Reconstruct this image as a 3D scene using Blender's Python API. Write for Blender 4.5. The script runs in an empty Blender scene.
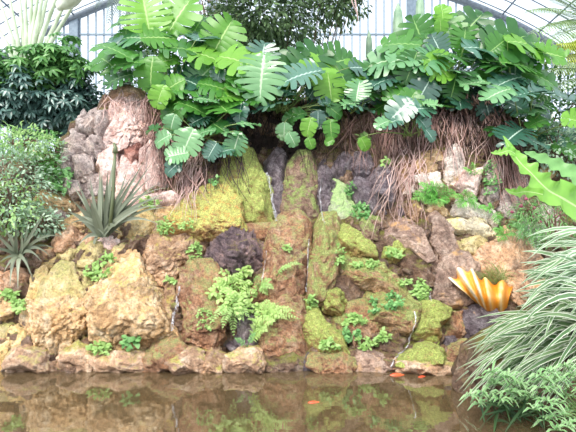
import bpy, math, random
import numpy as np
from mathutils import Vector, Matrix, Quaternion, noise
from mathutils.bvhtree import BVHTree

random.seed(11)
PI = math.pi
F, H, Y0 = 416.0, 1.66, 255.0            # lens in pixels, eye height above the pond, horizon row
COL = bpy.context.scene.collection
R = random.random
def U(a, b): return a + (b - a) * R()

def P(px, py, Y):
    return Vector(((px - 288) / F * Y, Y, H + (Y0 - py) / F * Y))

# ------------------------------------------------------------------ object helpers
def mk(name, verts, faces, mat, parent=None, loc=None, smooth=True, attr=None):
    loc = Vector(loc) if loc is not None else (Vector(parent.matrix_world.translation) if parent else Vector((0, 0, 0)))
    me = bpy.data.meshes.new(name)
    v = np.array([tuple(p) for p in verts], dtype=float) - np.array(loc)
    me.from_pydata(v.tolist(), [], faces)
    if smooth: me.polygons.foreach_set('use_smooth', [True] * len(me.polygons))
    if attr is not None:
        a = me.attributes.new('vein', 'FLOAT', 'POINT'); a.data.foreach_set('value', list(attr))
    me.materials.append(mat); me.update()
    o = bpy.data.objects.new(name, me); COL.objects.link(o)
    o.location = loc
    if parent:
        o.parent = parent
        o.location = loc - parent.matrix_world.translation
    return o

def tag(o, label=None, cat=None, group=None, kind=None):
    if label: o['label'] = label
    if cat: o['category'] = cat
    if group: o['group'] = group
    if kind: o['kind'] = kind
    return o

def empty(name, loc, label, cat, group=None):
    o = bpy.data.objects.new(name, None); COL.objects.link(o)
    o.location = loc; o.matrix_world = Matrix.Translation(loc); o.empty_display_size = 0.1
    return tag(o, label, cat, group)

class MB:
    def __init__(s): s.v = []; s.f = []; s.a = []
    def add(s, vs, fs, at=None):
        n = len(s.v); s.v += [tuple(p) for p in vs]; s.f += [tuple(i + n for i in f) for f in fs]
        s.a += list(at) if at is not None else [0.0] * len(vs)
    def box(s, c, d, rot=None):
        vs = []
        for x in (-.5, .5):
            for y in (-.5, .5):
                for z in (-.5, .5):
                    q = Vector((x * d[0], y * d[1], z * d[2]))
                    if rot is not None: q = rot @ q
                    vs.append(Vector(c) + q)
        s.add(vs, [(0, 1, 3, 2), (4, 6, 7, 5), (0, 4, 5, 1), (2, 3, 7, 6), (0, 2, 6, 4), (1, 5, 7, 3)])
    def tube(s, pts, r, k=6, r2=None):
        pts = [Vector(p) for p in pts]; n = len(pts); vs = []; fs = []
        for i, p in enumerate(pts):
            t = (pts[min(i + 1, n - 1)] - pts[max(i - 1, 0)])
            if t.length < 1e-6: t = Vector((0, 0, 1))
            t.normalize()
            a = t.cross(Vector((0.13, 0.9, 0.21))).normalized(); b = t.cross(a)
            rr = r if r2 is None else r + (r2 - r) * i / max(1, n - 1)
            for j in range(k):
                c = 2 * PI * j / k
                vs.append(p + (a * math.cos(c) + b * math.sin(c)) * rr)
        for i in range(n - 1):
            for j in range(k):
                fs.append((i * k + j, i * k + (j + 1) % k, (i + 1) * k + (j + 1) % k, (i + 1) * k + j))
        fs.append(tuple(range(k - 1, -1, -1))); fs.append(tuple(range((n - 1) * k, n * k)))
        s.add(vs, fs)
    def ribbon(s, pts, side, widths, fold=0.0, up=None):
        """a leaf blade: three columns, attribute 0 on the midline and 1 on the margins"""
        vs = []; at = []; n = len(pts)
        for i, p in enumerate(pts):
            p = Vector(p); t = Vector(pts[min(i + 1, n - 1)]) - Vector(pts[max(i - 1, 0)])
            if t.length < 1e-7: t = Vector((0, 0, 1))
            t.normalize()
            sd = side - t * side.dot(t)
            if sd.length < 1e-4: sd = t.orthogonal()
            sd.normalize(); nn = sd.cross(t)
            w = widths[i] / 2
            vs += [p - sd * w + nn * fold * w, p, p + sd * w + nn * fold * w]; at += [1, 0, 1]
        fs = []
        for i in range(n - 1):
            a = 3 * i
            fs += [(a, a + 1, a + 4, a + 3), (a + 1, a + 2, a + 5, a + 4)]
        s.add(vs, fs, at)
    def build(s, name, mat, parent=None, loc=None, smooth=True):
        return mk(name, s.v, s.f, mat, parent, loc, smooth, s.a)

# ------------------------------------------------------------------ materials
def lin(hx):
    hx = hx.lstrip('#'); o = []
    for i in (0, 2, 4):
        c = int(hx[i:i + 2], 16) / 255
        o.append(c / 12.92 if c <= .04045 else ((c + .055) / 1.055) ** 2.4)
    return (*o, 1)

def nodes(name):
    m = bpy.data.materials.new(name); m.use_nodes = True
    nt = m.node_tree; nt.nodes.clear()
    out = nt.nodes.new('ShaderNodeOutputMaterial')
    def N(t, **k):
        n = nt.nodes.new(t)
        for a, b in k.items():
            if a in ('inputs',):
                for i, v in b.items(): n.inputs[i].default_value = v
            else: setattr(n, a, b)
        return n
    return m, nt, N, nt.links.new, out

def ramp(N, stops):
    r = N('ShaderNodeValToRGB'); e = r.color_ramp.elements
    e[0].position = stops[0][0]; e[0].color = stops[0][1]
    e[1].position = stops[-1][0]; e[1].color = stops[-1][1]
    for p, c in stops[1:-1]:
        x = e.new(p); x.color = c
    return r

def mixc(N, L, fac, a, b):
    m = N('ShaderNodeMix', data_type='RGBA')
    if isinstance(fac, float): m.inputs[0].default_value = fac
    else: L(fac, m.inputs[0])
    for s, i in ((a, 6), (b, 7)):
        if isinstance(s, tuple): m.inputs[i].default_value = s
        else: L(s, m.inputs[i])
    return m.outputs[2]

def rockmat(name, dark, mid, light, moss=None, mossb=None, amt=0.0, mossc=None, rough=.75, bump=.6, sc=1.0, top=1.0, stain=None, stamt=.0):
    m, nt, N, L, out = nodes(name)
    tc = N('ShaderNodeTexCoord'); oi = N('ShaderNodeObjectInfo')
    off = N('ShaderNodeVectorMath', operation='MULTIPLY_ADD')
    cmb = N('ShaderNodeCombineXYZ')
    for i in range(3): L(oi.outputs['Random'], cmb.inputs[i])
    L(cmb.outputs[0], off.inputs[0]); off.inputs[1].default_value = (17, 31, 23); L(tc.outputs['Object'], off.inputs[2])
    v = off.outputs[0]
    def nz(scale, det=8, ro=.6, dist=0.0):
        n = N('ShaderNodeTexNoise'); n.inputs['Scale'].default_value = scale * sc; n.inputs['Detail'].default_value = det
        n.inputs['Roughness'].default_value = ro; n.inputs['Distortion'].default_value = dist; L(v, n.inputs['Vector']); return n
    n1 = nz(4.5, 10, .72, .6); n2 = nz(16, 10, .8, .3); n3 = nz(3.0, 6, .65, .4)
    r1 = ramp(N, [(.30, lin(dark)), (.48, lin(mid)), (.68, lin(light))]); L(n1.outputs[0], r1.inputs[0])
    # fine grain
    r2 = ramp(N, [(.34, (.22, .19, .17, 1)), (.47, (.85, .83, .82, 1)), (.56, (1.1, 1.08, 1.06, 1)), (.68, (1.75, 1.7, 1.62, 1))]); L(n2.outputs[0], r2.inputs[0])
    mul = N('ShaderNodeMix', data_type='RGBA', blend_type='MULTIPLY'); mul.inputs[0].default_value = .85
    L(r1.outputs[0], mul.inputs[6]); L(r2.outputs[0], mul.inputs[7])
    c = mul.outputs[2]
    # big soft blotches of another tone
    n6 = nz(1.7, 3, .6, .8); r6 = ramp(N, [(.36, (.62, .60, .60, 1)), (.5, (1, 1, 1, 1)), (.64, (1.28, 1.24, 1.16, 1))]); L(n6.outputs[0], r6.inputs[0])
    mu6 = N('ShaderNodeMix', data_type='RGBA', blend_type='MULTIPLY'); mu6.inputs[0].default_value = .8
    L(c, mu6.inputs[6]); L(r6.outputs[0], mu6.inputs[7]); c = mu6.outputs[2]
    n7 = nz(27, 6, .85); r7 = ramp(N, [(.36, (.30, .27, .25, 1)), (.45, (1, 1, 1, 1)), (.57, (1, 1, 1, 1)), (.66, (1.7, 1.65, 1.55, 1))]); L(n7.outputs[0], r7.inputs[0])
    mu7 = N('ShaderNodeMix', data_type='RGBA', blend_type='MULTIPLY'); mu7.inputs[0].default_value = .8
    L(c, mu7.inputs[6]); L(r7.outputs[0], mu7.inputs[7]); c = mu7.outputs[2]
    # cracks
    vo = N('ShaderNodeTexVoronoi', feature='DISTANCE_TO_EDGE'); vo.inputs['Scale'].default_value = 3.4 * sc
    wv = N('ShaderNodeVectorMath', operation='MULTIPLY_ADD'); wv.inputs[1].default_value = (.35, .35, .35)
    L(n3.outputs['Color'], wv.inputs[0]); L(v, wv.inputs[2]); L(wv.outputs[0], vo.inputs['Vector'])
    rv = ramp(N, [(.0, (0, 0, 0, 1)), (.035, (1, 1, 1, 1))]); L(vo.outputs[0], rv.inputs[0])
    if stain:
        ns = nz(2.6, 5, .6, .3); rs = ramp(N, [(.62 - stamt * .35, (0, 0, 0, 1)), (.72 - stamt * .35, (1, 1, 1, 1))]); L(ns.outputs[0], rs.inputs[0])
        c = mixc(N, L, rs.outputs[0], c, lin(stain))
    if moss:
        g = N('ShaderNodeNewGeometry'); sx = N('ShaderNodeSeparateXYZ'); L(g.outputs['Normal'], sx.inputs[0])
        ma = N('ShaderNodeMath', operation='MULTIPLY_ADD'); L(sx.outputs[2], ma.inputs[0]); ma.inputs[1].default_value = .28 * top; 
        nm = N('ShaderNodeMath', operation='MULTIPLY_ADD'); L(n2.outputs[0], nm.inputs[0]); nm.inputs[1].default_value = .45; nm.inputs[2].default_value = -.22
        na = N('ShaderNodeMath', operation='ADD'); L(n3.outputs[0], na.inputs[0]); L(nm.outputs[0], na.inputs[1]); L(na.outputs[0], ma.inputs[2])
        rm = ramp(N, [(.74 - amt * .5, (0, 0, 0, 1)), (.92 - amt * .5, (1, 1, 1, 1))]); L(ma.outputs[0], rm.inputs[0])
        n4 = nz(9, 8, .7); n5 = nz(40, 5, .75)
        rr = ramp(N, [(.36, lin(mossb)), (.5, lin(moss)), (.64, lin(mossc or moss))]); L(n4.outputs[0], rr.inputs[0])
        r5 = ramp(N, [(.36, (.35, .33, .28, 1)), (.5, (1, 1, .95, 1)), (.66, (1.6, 1.55, 1.4, 1))]); L(n5.outputs[0], r5.inputs[0])
        mm = N('ShaderNodeMix', data_type='RGBA', blend_type='MULTIPLY'); mm.inputs[0].default_value = .8
        L(rr.outputs[0], mm.inputs[6]); L(r5.outputs[0], mm.inputs[7])
        c = mixc(N, L, rm.outputs[0], c, mm.outputs[2])
    b = N('ShaderNodeBsdfPrincipled'); L(c, b.inputs['Base Color']); b.inputs['Roughness'].default_value = rough
    b.inputs['Specular IOR Level'].default_value = .35 if rough > .5 else .6
    h1 = N('ShaderNodeMath', operation='MULTIPLY_ADD'); L(n2.outputs[0], h1.inputs[0]); h1.inputs[1].default_value = .6; L(n1.outputs[0], h1.inputs[2])
    h2 = N('ShaderNodeMath', operation='MULTIPLY_ADD'); L(rv.outputs[0], h2.inputs[0]); h2.inputs[1].default_value = .16; L(h1.outputs[0], h2.inputs[2])
    bp = N('ShaderNodeBump'); bp.inputs['Strength'].default_value = bump; bp.inputs['Distance'].default_value = .22
    L(h2.outputs[0], bp.inputs['Height']); L(bp.outputs[0], b.inputs['Normal']); L(b.outputs[0], out.inputs[0])
    return m

def leafmat(name, dark, light, rough=.35, transl=.3, vein=None, vw=.0, stripe=None, spec=.5, tcol=None, island=True):
    m, nt, N, L, out = nodes(name)
    g = N('ShaderNodeNewGeometry'); oi = N('ShaderNodeObjectInfo')
    tc = N('ShaderNodeTexCoord'); nz = N('ShaderNodeTexNoise'); nz.inputs['Scale'].default_value = 6; L(tc.outputs['Object'], nz.inputs['Vector'])
    ad = N('ShaderNodeMath', operation='MULTIPLY_ADD'); L(nz.outputs[0], ad.inputs[0]); ad.inputs[1].default_value = .5
    L(g.outputs['Random Per Island'] if island else oi.outputs['Random'], ad.inputs[2])
    dv = N('ShaderNodeMath', operation='MULTIPLY'); L(ad.outputs[0], dv.inputs[0]); dv.inputs[1].default_value = .7
    c = mixc(N, L, dv.outputs[0], lin(dark), lin(light))
    at = N('ShaderNodeAttribute', attribute_name='vein')
    if vein:
        r = ramp(N, [(vw, (1, 1, 1, 1)), (vw + .05, (0, 0, 0, 1))]); L(at.outputs['Fac'], r.inputs[0])
        c = mixc(N, L, r.outputs[0], c, lin(vein))
    if stripe:
        r = ramp(N, [(stripe[1], (0, 0, 0, 1)), (min(1, stripe[1] + .12), (1, 1, 1, 1))]); L(at.outputs['Fac'], r.inputs[0])
        c = mixc(N, L, r.outputs[0], c, lin(stripe[0]))
    b = N('ShaderNodeBsdfPrincipled'); L(c, b.inputs['Base Color']); b.inputs['Roughness'].default_value = rough
    b.inputs['Specular IOR Level'].default_value = spec
    t = N('ShaderNodeBsdfTranslucent')
    if tcol: t.inputs[0].default_value = lin(tcol)
    else: L(c, t.inputs[0])
    mx = N('ShaderNodeMixShader'); mx.inputs[0].default_value = transl
    L(b.outputs[0], mx.inputs[1]); L(t.outputs[0], mx.inputs[2]); L(mx.outputs[0], out.inputs[0])
    return m

def plain(name, c, rough=.6, metal=0.0, c2=None, sc=8):
    m, nt, N, L, out = nodes(name)
    b = N('ShaderNodeBsdfPrincipled'); b.inputs['Roughness'].default_value = rough; b.inputs['Metallic'].default_value = metal
    tc = N('ShaderNodeTexCoord'); nz = N('ShaderNodeTexNoise'); nz.inputs['Scale'].default_value = sc; nz.inputs['Detail'].default_value = 6
    L(tc.outputs['Object'], nz.inputs['Vector'])
    r = ramp(N, [(.35, lin(c)), (.65, lin(c2 or c))]); L(nz.outputs[0], r.inputs[0]); L(r.outputs[0], b.inputs['Base Color'])
    L(b.outputs[0], out.inputs[0]); return m

MOSS = dict(moss='#b5c24e', mossb='#7d8a34')
RM = {
 'tan':    rockmat('tan_rock', '#a87e54', '#dfba8c', '#fae6c6', '#c9c070', '#b89a58', .06),
 'ochre':  rockmat('ochre_rock', '#b8925a', '#e6c88e', '#fae9c2', '#ccc488', '#bcaa6a', .18),
 'olive':  rockmat('olive_rock', '#a48f5a', '#cfbc88', '#ecdcb8', '#beb87c', '#b0a468', .30),
 'orange': rockmat('orange_rock', '#a8785a', '#dcb08e', '#f6dcc4'),
 'pink':   rockmat('pink_rock', '#c0938a', '#efcfc6', '#fdf0ec', bump=.6, stain='#c8968a', stamt=.0),
 'lilac':  rockmat('lilac_rock', '#9c8884', '#d2bfba', '#f2e6e2', bump=.8, sc=1.3),
 'brown':  rockmat('brown_rock', '#8c6850', '#c8a282', '#ecd2ba', '#b6b062', '#a8824a', .14),
 'base':   rockmat('waterline_rock', '#94745c', '#caa68a', '#f8e4cc', '#b6b466', '#ac8450', .10, rough=.6),
 'white':  rockmat('white_rock', '#c0b0a4', '#ebdfd6', '#fdf6f0', stain='#dab688', stamt=.04),
 'rust':   rockmat('rusty_moss_rock', '#94644c', '#d09c7a', '#f2ceb2', '#c8c486', '#dca678', .30, mossc='#b4c07c', bump=.9, sc=1.4),
 'hump':   rockmat('orange_moss_hump', '#9c6c40', '#cfa068', '#e6c690', '#d0ce78', '#e2a864', .6, mossc='#e2e48c', bump=.8, sc=1.2, rough=.85),
 'redbrown': rockmat('red_brown_rock', '#87524a', '#b47c70', '#dcaea4', bump=.8),
 'moss':   rockmat('green_moss_rock', '#96724a', '#c2a268', '#dec890', '#b6c66c', '#bcae70', .72, mossc='#e0e690', bump=.8, sc=1.5, rough=.85),
 'mossmix':rockmat('mixed_moss_rock', '#96704e', '#d2a880', '#f2d4b4', '#b4c274', '#cca878', .42, mossc='#dce098', top=1.8, bump=.9, sc=1.5, rough=.85),
 'pillar': rockmat('pillar_moss_rock', '#7a5e4e', '#a88a78', '#ccb2a0', '#a2b66a', '#9a9a6a', .38, mossc='#bece84', bump=.8, sc=1.6, rough=.8),
 'algae':  rockmat('algae_green_rock', '#78806c', '#a4b090', '#c4ccae', '#a6c084', '#86a46c', .5, bump=.5, sc=1.4, rough=.5),
 'wet':    rockmat('wet_purple_rock', '#4a3f44', '#958690', '#dcd2da', bump=1.0, rough=.35, sc=1.4),
 'wetpink':rockmat('weeping_rock', '#56454a', '#a08a92', '#ecc8c4', '#b8aa68', '#9c7c54', .12, bump=1.0, rough=.35, sc=1.5),
 'dark':   rockmat('recess_shade_rock', '#1f1917', '#463a36', '#7a6a64', bump=1.0, rough=.45, sc=1.4),  # recess shade painted into the near-black base colour
 'wetrust':rockmat('wet_brown_rock', '#684c40', '#ac8a74', '#dfc6b8', '#b0b262', '#a08048', .18, bump=1.0, rough=.4, sc=1.4),
 'slab':   rockmat('purple_brown_slab', '#745c52', '#b29688', '#dcc6b8', stain='#dcac78', stamt=.20, bump=.7),
 'yellow': rockmat('pale_yellow_slab', '#c8b084', '#f0e2c0', '#fdf6e2', '#cfc488', '#bcac64', .10),
}
M_LEAF   = leafmat('monstera_leaf', '#23532a', '#56923a', .30, .28, vein='#9cc474', vw=.006, island=False)
M_LIME   = leafmat('monstera_lime_leaf', '#47872f', '#88c046', .36, .38, vein='#c2e08c', vw=.006, island=False)
M_BLUE   = leafmat('monstera_glossy_leaf', '#1c4436', '#4a7a62', .30, .10, vein='#b8d0c0', vw=.012, spec=.9, island=False)
M_PALE   = leafmat('monstera_pale_leaf', '#3c7a44', '#84b47a', .30, .2, vein='#c4dab4', vw=.02, spec=.8, island=False)
M_STEM   = plain('green_stem', '#5d7a3a', .5, c2='#8a9a5c')
M_WOOD   = plain('brown_stem', '#5a4234', .8, c2='#7d6250')
M_ROOT   = leafmat('red_brown_root', '#573834', '#c9a096', .7, 0)
M_ROOTP  = leafmat('pale_root', '#9a746c', '#e4c6be', .7, 0)
M_ROOTD  = leafmat('dark_root', '#1e1615', '#5a4540', .7, 0)

# ------------------------------------------------------------------ camera, world, light
cam = bpy.data.cameras.new('camera'); co = bpy.data.objects.new('camera', cam); COL.objects.link(co)
cam.sensor_width = 36; cam.lens = 26; cam.shift_y = 39 / 576
co.location = (0, 0, H); co.rotation_euler = (PI / 2, 0, 0); cam.clip_end = 200
sc = bpy.context.scene; sc.camera = co
w = bpy.data.worlds.new('sky'); sc.world = w; w.use_nodes = True
bg = w.node_tree.nodes['Background']; bg.inputs[0].default_value = (.84, .91, 1.0, 1); bg.inputs[1].default_value = 1.05
sl = bpy.data.lights.new('sun', 'SUN'); sl.energy = 2.6; sl.angle = math.radians(28); sl.color = (1, .95, .86)
so = bpy.data.objects.new('sun', sl); COL.objects.link(so); so.rotation_euler = (math.radians(38), math.radians(-24), 0)
sc.view_settings.view_transform = 'Standard'; sc.view_settings.look = 'None'
sc.view_settings.exposure = .8; sc.view_settings.gamma = 1; sc.view_settings.use_curve_mapping = False
sc.cycles.max_bounces = 8; sc.cycles.transparent_max_bounces = 24; sc.cycles.caustics_reflective = False; sc.cycles.caustics_refractive = False

# ------------------------------------------------------------------ the bank (terrain)
CX = [-90, 20, 90, 150, 210, 245, 300, 345, 400, 460, 520, 670]
ROWS = [(440, [5.75] * 12), (370, [6.0] * 12),
 (330, [6.45, 6.4, 6.4, 6.4, 6.45, 6.5, 6.5, 6.5, 6.5, 6.55, 6.5, 6.3]),
 (290, [6.8, 6.75, 6.7, 6.7, 6.8, 6.9, 6.85, 6.85, 6.9, 7.0, 7.0, 6.7]),
 (250, [7.2, 7.1, 7.0, 7.1, 7.15, 7.25, 7.2, 7.15, 7.3, 7.4, 7.4, 7.1]),
 (228, [7.5, 7.4, 7.3, 7.4, 7.4, 7.55, 7.5, 7.5, 7.5, 7.65, 7.7, 7.5]),
 (214, [7.7, 7.6, 7.6, 7.6, 7.7, 8.15, 8.2, 8.1, 7.7, 7.8, 7.9, 7.8]),
 (170, [8.1, 8.0, 8.0, 7.95, 8.1, 8.5, 8.5, 8.35, 8.1, 8.1, 8.2, 8.3]),
 (140, [8.4, 8.3, 8.3, 8.3, 8.5, 9.0, 9.1, 8.6, 8.4, 8.4, 8.5, 8.6]),
 (98,  [8.9, 8.9, 8.7, 8.7, 8.9, 9.2, 9.3, 9.0, 8.9, 8.9, 9.0, 9.2])]
RP = [r[0] for r in ROWS]
RT = [list(np.interp(np.arange(-90, 671, 2.0), CX, r[1])) for r in ROWS]
def bankY(px, py):
    px = max(-90, min(670, px)); i = (px + 90) / 2; i0 = int(min(i, len(RT[0]) - 2)); fx = i - i0
    py = max(98, min(440, py)); k = 0
    while k < len(RP) - 2 and py < RP[k + 1]: k += 1
    t = (RP[k] - py) / (RP[k] - RP[k + 1]); t = t * t * (3 - 2 * t) * .5 + t * .5
    a = RT[k][i0] * (1 - fx) + RT[k][i0 + 1] * fx; b = RT[k + 1][i0] * (1 - fx) + RT[k + 1][i0 + 1] * fx
    return a + (b - a) * t
def toppy(px): return float(np.interp(px, [-90, 55, 80, 112, 200, 400, 500, 540, 670], [165, 152, 118, 98, 104, 100, 108, 135, 150]))

bv, bc = [], []
pxs = np.arange(-90, 672, 1.8); nr = 190; nb = 14
for px in pxs:
    tp = toppy(px)
    for j in range(nr):
        py = 440 + (tp - 440) * j / (nr - 1)
        Y = bankY(px, py); p = P(px, py, Y)
        q = p * 1.0
        d = noise.fractal(q * 1.7, .8, 2.1, 6) * .16 + (noise.ridged_multi_fractal(q * 2.6, .9, 2.0, 5, 1.0, 2.0) - 1) * .07
        p += Vector((0, -1, .35)) * d
        bv.append(p)
    for j in range(1, nb + 1):
        t = j / nb; Y = p.y + (21 - p.y) * t ** 1.5
        q = Vector((p.x * (Y / p.y) * (1 - .0 * t), Y, p.z + (3.6 - p.z) * min(1, t * 1.6)))
        q.z += noise.fractal(q * 1.3, .9, 2, 3) * .15
        bv.append(q)
nn = nr + nb; bf = []
for i in range(len(pxs) - 1):
    for j in range(nn - 1):
        a = i * nn + j; bf.append((a, a + nn, a + nn + 1, a + 1))
M_BANK = rockmat('bank_soil_rock', '#584238', '#a2836f', '#d8beaa', '#9a9a50', '#94704a', .24, bump=1.0, rough=.6, sc=1.3)
bank = mk('ground', bv, bf, M_BANK); tag(bank, kind='structure'); bank['label'] = 'damp brown earth and rubble of the bank showing between the rocks'

BV, BF = [], []
def addb(vs, fs):
    n = len(BV); BV.extend([tuple(v) for v in vs]); BF.extend([tuple(i + n for i in f) for f in fs])
addb(bv, bf)

# ------------------------------------------------------------------ rocks
import bmesh
ICO = {}
def ico(s):
    if s not in ICO:
        b = bmesh.new(); bmesh.ops.create_icosphere(b, subdivisions=s, radius=1)
        ICO[s] = ([v.co.copy() for v in b.verts], [tuple(v.index for v in f.verts) for f in b.faces]); b.free()
    return ICO[s]

def polyR(poly, cx, cy, n=180):
    out = []
    m = len(poly)
    for k in range(n):
        a = 2 * PI * k / n; dx, dy = math.cos(a), math.sin(a); best = 0
        for i in range(m):
            x1, y1 = poly[i][0] - cx, poly[i][1] - cy; x2, y2 = poly[(i + 1) % m][0] - cx, poly[(i + 1) % m][1] - cy
            ex, ey = x2 - x1, y2 - y1; den = dx * ey - dy * ex
            if abs(den) < 1e-9: continue
            t = (x1 * ey - y1 * ex) / den; u = (x1 * dy - y1 * dx) / den
            if t > 0 and -1e-6 <= u <= 1 + 1e-6: best = max(best, t)
        out.append(best)
    o = np.array(out)
    return [(o[k - 1] + 2 * o[k] + o[(k + 1) % n]) / 4 for k in range(n)]

rock_n = 0
def rock(mat, poly, label, D=None, off=0.0, name='rock', n=4.4, facets=9, rough=1.0, lump=1.0, cat='rock', tilt=.85, grow=1.15, up=.45, group=None, Y=None, strata=0.0, crack=0.0):
    global rock_n
    rock_n += 1; rnd = random.Random(rock_n * 7 + 3)
    A = cx = cy = 0
    for i in range(len(poly)):
        x1, y1 = poly[i]; x2, y2 = poly[(i + 1) % len(poly)]; c = x1 * y2 - x2 * y1
        A += c; cx += (x1 + x2) * c; cy += (y1 + y2) * c
    cx /= 3 * A; cy /= 3 * A
    rr = polyR(poly, cx, cy)
    W = max(p[0] for p in poly) - min(p[0] for p in poly); Hh = max(p[1] for p in poly) - min(p[1] for p in poly)
    Yc = Y if Y is not None else bankY(cx, cy)
    mpx = Yc / F
    if D is None: D = max(.10, min(.42, .34 * math.sqrt(W * Hh) * mpx))
    else: D *= .8
    slope = (bankY(cx, cy - 8) - bankY(cx, cy + 8)) / 16 * tilt
    slope = max(-.002, min(.016, slope))
    if Y is not None: slope = .004
    vs, fs = ico(6 if W * Hh > 2000 else 5 if W * Hh > 240 else 4)
    pl = []
    for k in range(facets):
        d = Vector((rnd.gauss(0, 1), -abs(rnd.gauss(0, .9)) - .1, rnd.gauss(0, 1))).normalized(); pl.append((d, rnd.uniform(.70, .97)))
    nd = Vector((0, -1, up)).normalized(); sd = Vector((rnd.uniform(-50, 50), rnd.uniform(-50, 50), rnd.uniform(-50, 50)))
    size = math.sqrt(W * Hh) * mpx; fr = 1.0 / max(.25, size)
    out = []
    for v in vs:
        c = math.sqrt(v.x * v.x + v.z * v.z); s = abs(v.y)
        k = (c ** n + s ** n) ** (-1 / n)
        q = v * k
        for d, o in pl:
            e = q.dot(d) - o
            if e > 0: q = q - d * e * .95
        w3 = Vector((q.x, q.y, q.z)) * size
        f1 = noise.fractal(w3 * fr * 1.6 + sd, .8, 2.1, 4) * .11 * lump
        f2 = noise.fractal(w3 * 7 + sd, .7, 2.2, 4) * .030 * rough / max(size, .3)
        f3 = -max(0, noise.ridged_multi_fractal(Vector((w3.x, w3.y, w3.z * 1.7 + w3.x * .5)) * 2.0 + sd, 1.0, 2.0, 4, 1.0, 2.0) - 1.3) * .16 * rough / max(size, .5)
        f4 = 0
        if strata: f4 = -strata * max(0, math.sin((w3.z * 1.0 + w3.x * .5 + f1 * 2) * 26) - .55)
        if crack:
            dd = noise.voronoi(Vector((w3.x * .55 + w3.z * .75, w3.y, w3.z * 1.7 - w3.x * 1.3)) * 1.9 + sd + Vector((f1, f2, f1)) * 4)[0]
            e = dd[1] - dd[0]
            if e < .13: f4 -= crack * (1 - e / .13) / max(.4, size)
        q = q * (1 + f1 + f2 + f3 + f4)
        th = math.atan2(-q.z, q.x); kk = (th / (2 * PI) * 180) % 180; k0 = int(kk) % 180; ft = kk - int(kk)
        rad = rr[k0] * (1 - ft) + rr[(k0 + 1) % 180] * ft
        cc = math.sqrt(q.x * q.x + q.z * q.z)
        px = cx + math.cos(th) * rad * cc * grow; py = cy + math.sin(th) * rad * cc * grow
        p = P(px, py, Yc + off + slope * (cy - py)) + nd * (-q.y * D)
        out.append(p)
    loc = P(cx, cy, Yc + off)
    o = mk(name, out, fs, RM[mat], loc=loc)
    tag(o, label, cat, group); addb(out, fs)
    return o


# ------------------------------------------------------------------ every rock, outline in pixels at its own distance
def r(mat, s, label, **k):
    if mat in ('rust', 'mossmix', 'wetrust', 'moss') and 'grow' not in k: k['grow'] = 1.22
    a = [float(x) for x in s.replace(',', ' ').split()]
    return rock(mat, list(zip(a[::2], a[1::2])), label, **k)
# --- waterline row, left to right
r('ochre', '-18,345 12,343 14,352 13,368 0,372 -18,372', 'small yellowish rock at the waterline, cut by the left edge of the pond view')
r('base', '12,356 20,347 45,345 55,350 57,362 55,373 38,376 13,373', 'rounded tan boulder at the waterline with yellow lichen patches, left of the smooth oval one', D=.34, strata=.02)
r('base', '57,364 62,352 78,343 90,347 96,358 92,371 75,375 58,372', 'smooth oval brown boulder at the waterline below a dark crevice', D=.34)
r('base', '95,364 104,354 124,349 142,352 150,362 149,374 120,376 96,375', 'long low brown rock at the waterline below two small green seedlings', D=.3)
r('rust', '146,356 149,344 158,336 172,333 184,337 192,348 192,366 184,373 160,374 147,370', 'brown dome rock with a green moss arc on its crest, at the waterline', D=.4)
r('base', '168,366 174,354 190,348 204,352 206,362 200,373 180,375', 'cream and tan streaked rock at the waterline beside the moss-arc dome', D=.3, off=-.1)
r('brown', '194,354 201,347 216,347 226,354 228,364 222,373 202,374', 'flat pinkish-brown rock at the waterline left of the block with a yellow corner', D=.26)
r('base', '226,370 228,358 240,350 258,347 265,352 266,366 258,374 236,376', 'blocky tan waterline rock with a yellow-green right corner under the fern', D=.36, off=-.05)
r('wetrust', '266,356 276,350 290,351 302,357 305,366 298,373 276,374 267,370', 'dark brown ragged rock at the waterline right of the yellow-cornered block')
r('rust', '311,366 313,357 326,351 344,350 353,354 354,368 346,373 322,374', 'reddish-brown mossy rock at the waterline under the bright green slope', off=-.05)
r('slab', '353,354 366,350 380,353 392,360 394,369 380,374 354,373', 'flat grey-brown rock at the waterline between the reddish rock and the stream mouth')
r('moss', '400,366 404,355 416,346 430,343 442,350 447,362 440,369 420,371', 'low round boulder capped with bright green moss at the waterline', D=.34, off=-.1)
r('base', '396,372 402,362 430,360 450,364 456,372 430,377', 'flat pale stone lying half in the water under the green-capped boulder', D=.22, off=-.16)
r('rust', '446,360 447,348 458,340 470,343 479,352 478,366 462,371 449,368', 'brown mossy boulder at the waterline right of the green-capped one', D=.34)
r('wet', '476,366 480,352 500,345 520,352 524,370 495,375', 'dark wet rock at the waterline partly behind the striped grass')
r('wet', '440,346 444,338 454,336 458,343 450,350', 'small wet dark stone above the green-capped boulder')
# --- left stack
r('tan', '23,322 34,307 58,303 82,304 88,316 84,330 74,338 60,352 44,348 30,336', 'big tan block with horizontal cracks above the rounded waterline boulders', D=.42, off=-.1, crack=.12, lump=1.3)
r('ochre', '9,336 20,322 31,328 38,344 30,354 14,354', 'knobbly bright yellow rock left of the big cracked tan block', rough=1.6)
r('olive', '-16,322 4,320 13,326 12,337 2,342 -16,342', 'flat olive rock at the left edge, second above the water')
r('orange', '-16,340 8,337 15,346 13,354 0,356 -16,355', 'orange-brown rock at the left edge just above the waterline')
r('tan', '-14,300 8,293 22,298 25,312 16,322 0,321 -14,320', 'tan rock at the left edge under a pale green seedling')
r('orange', '6,290 8,273 14,270 27,270 33,277 29,290 18,294', 'square orange-brown block under the grey spiky plant', D=.3, n=4.5)
r('orange', '-16,272 2,268 8,274 6,290 -14,292', 'brown block at the left edge beside the square orange block')
r('ochre', '23,308 29,294 38,274 46,270 50,277 44,300 40,307', 'narrow upright tan slab leaning left of the wide yellow-green slab', D=.22)
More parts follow.
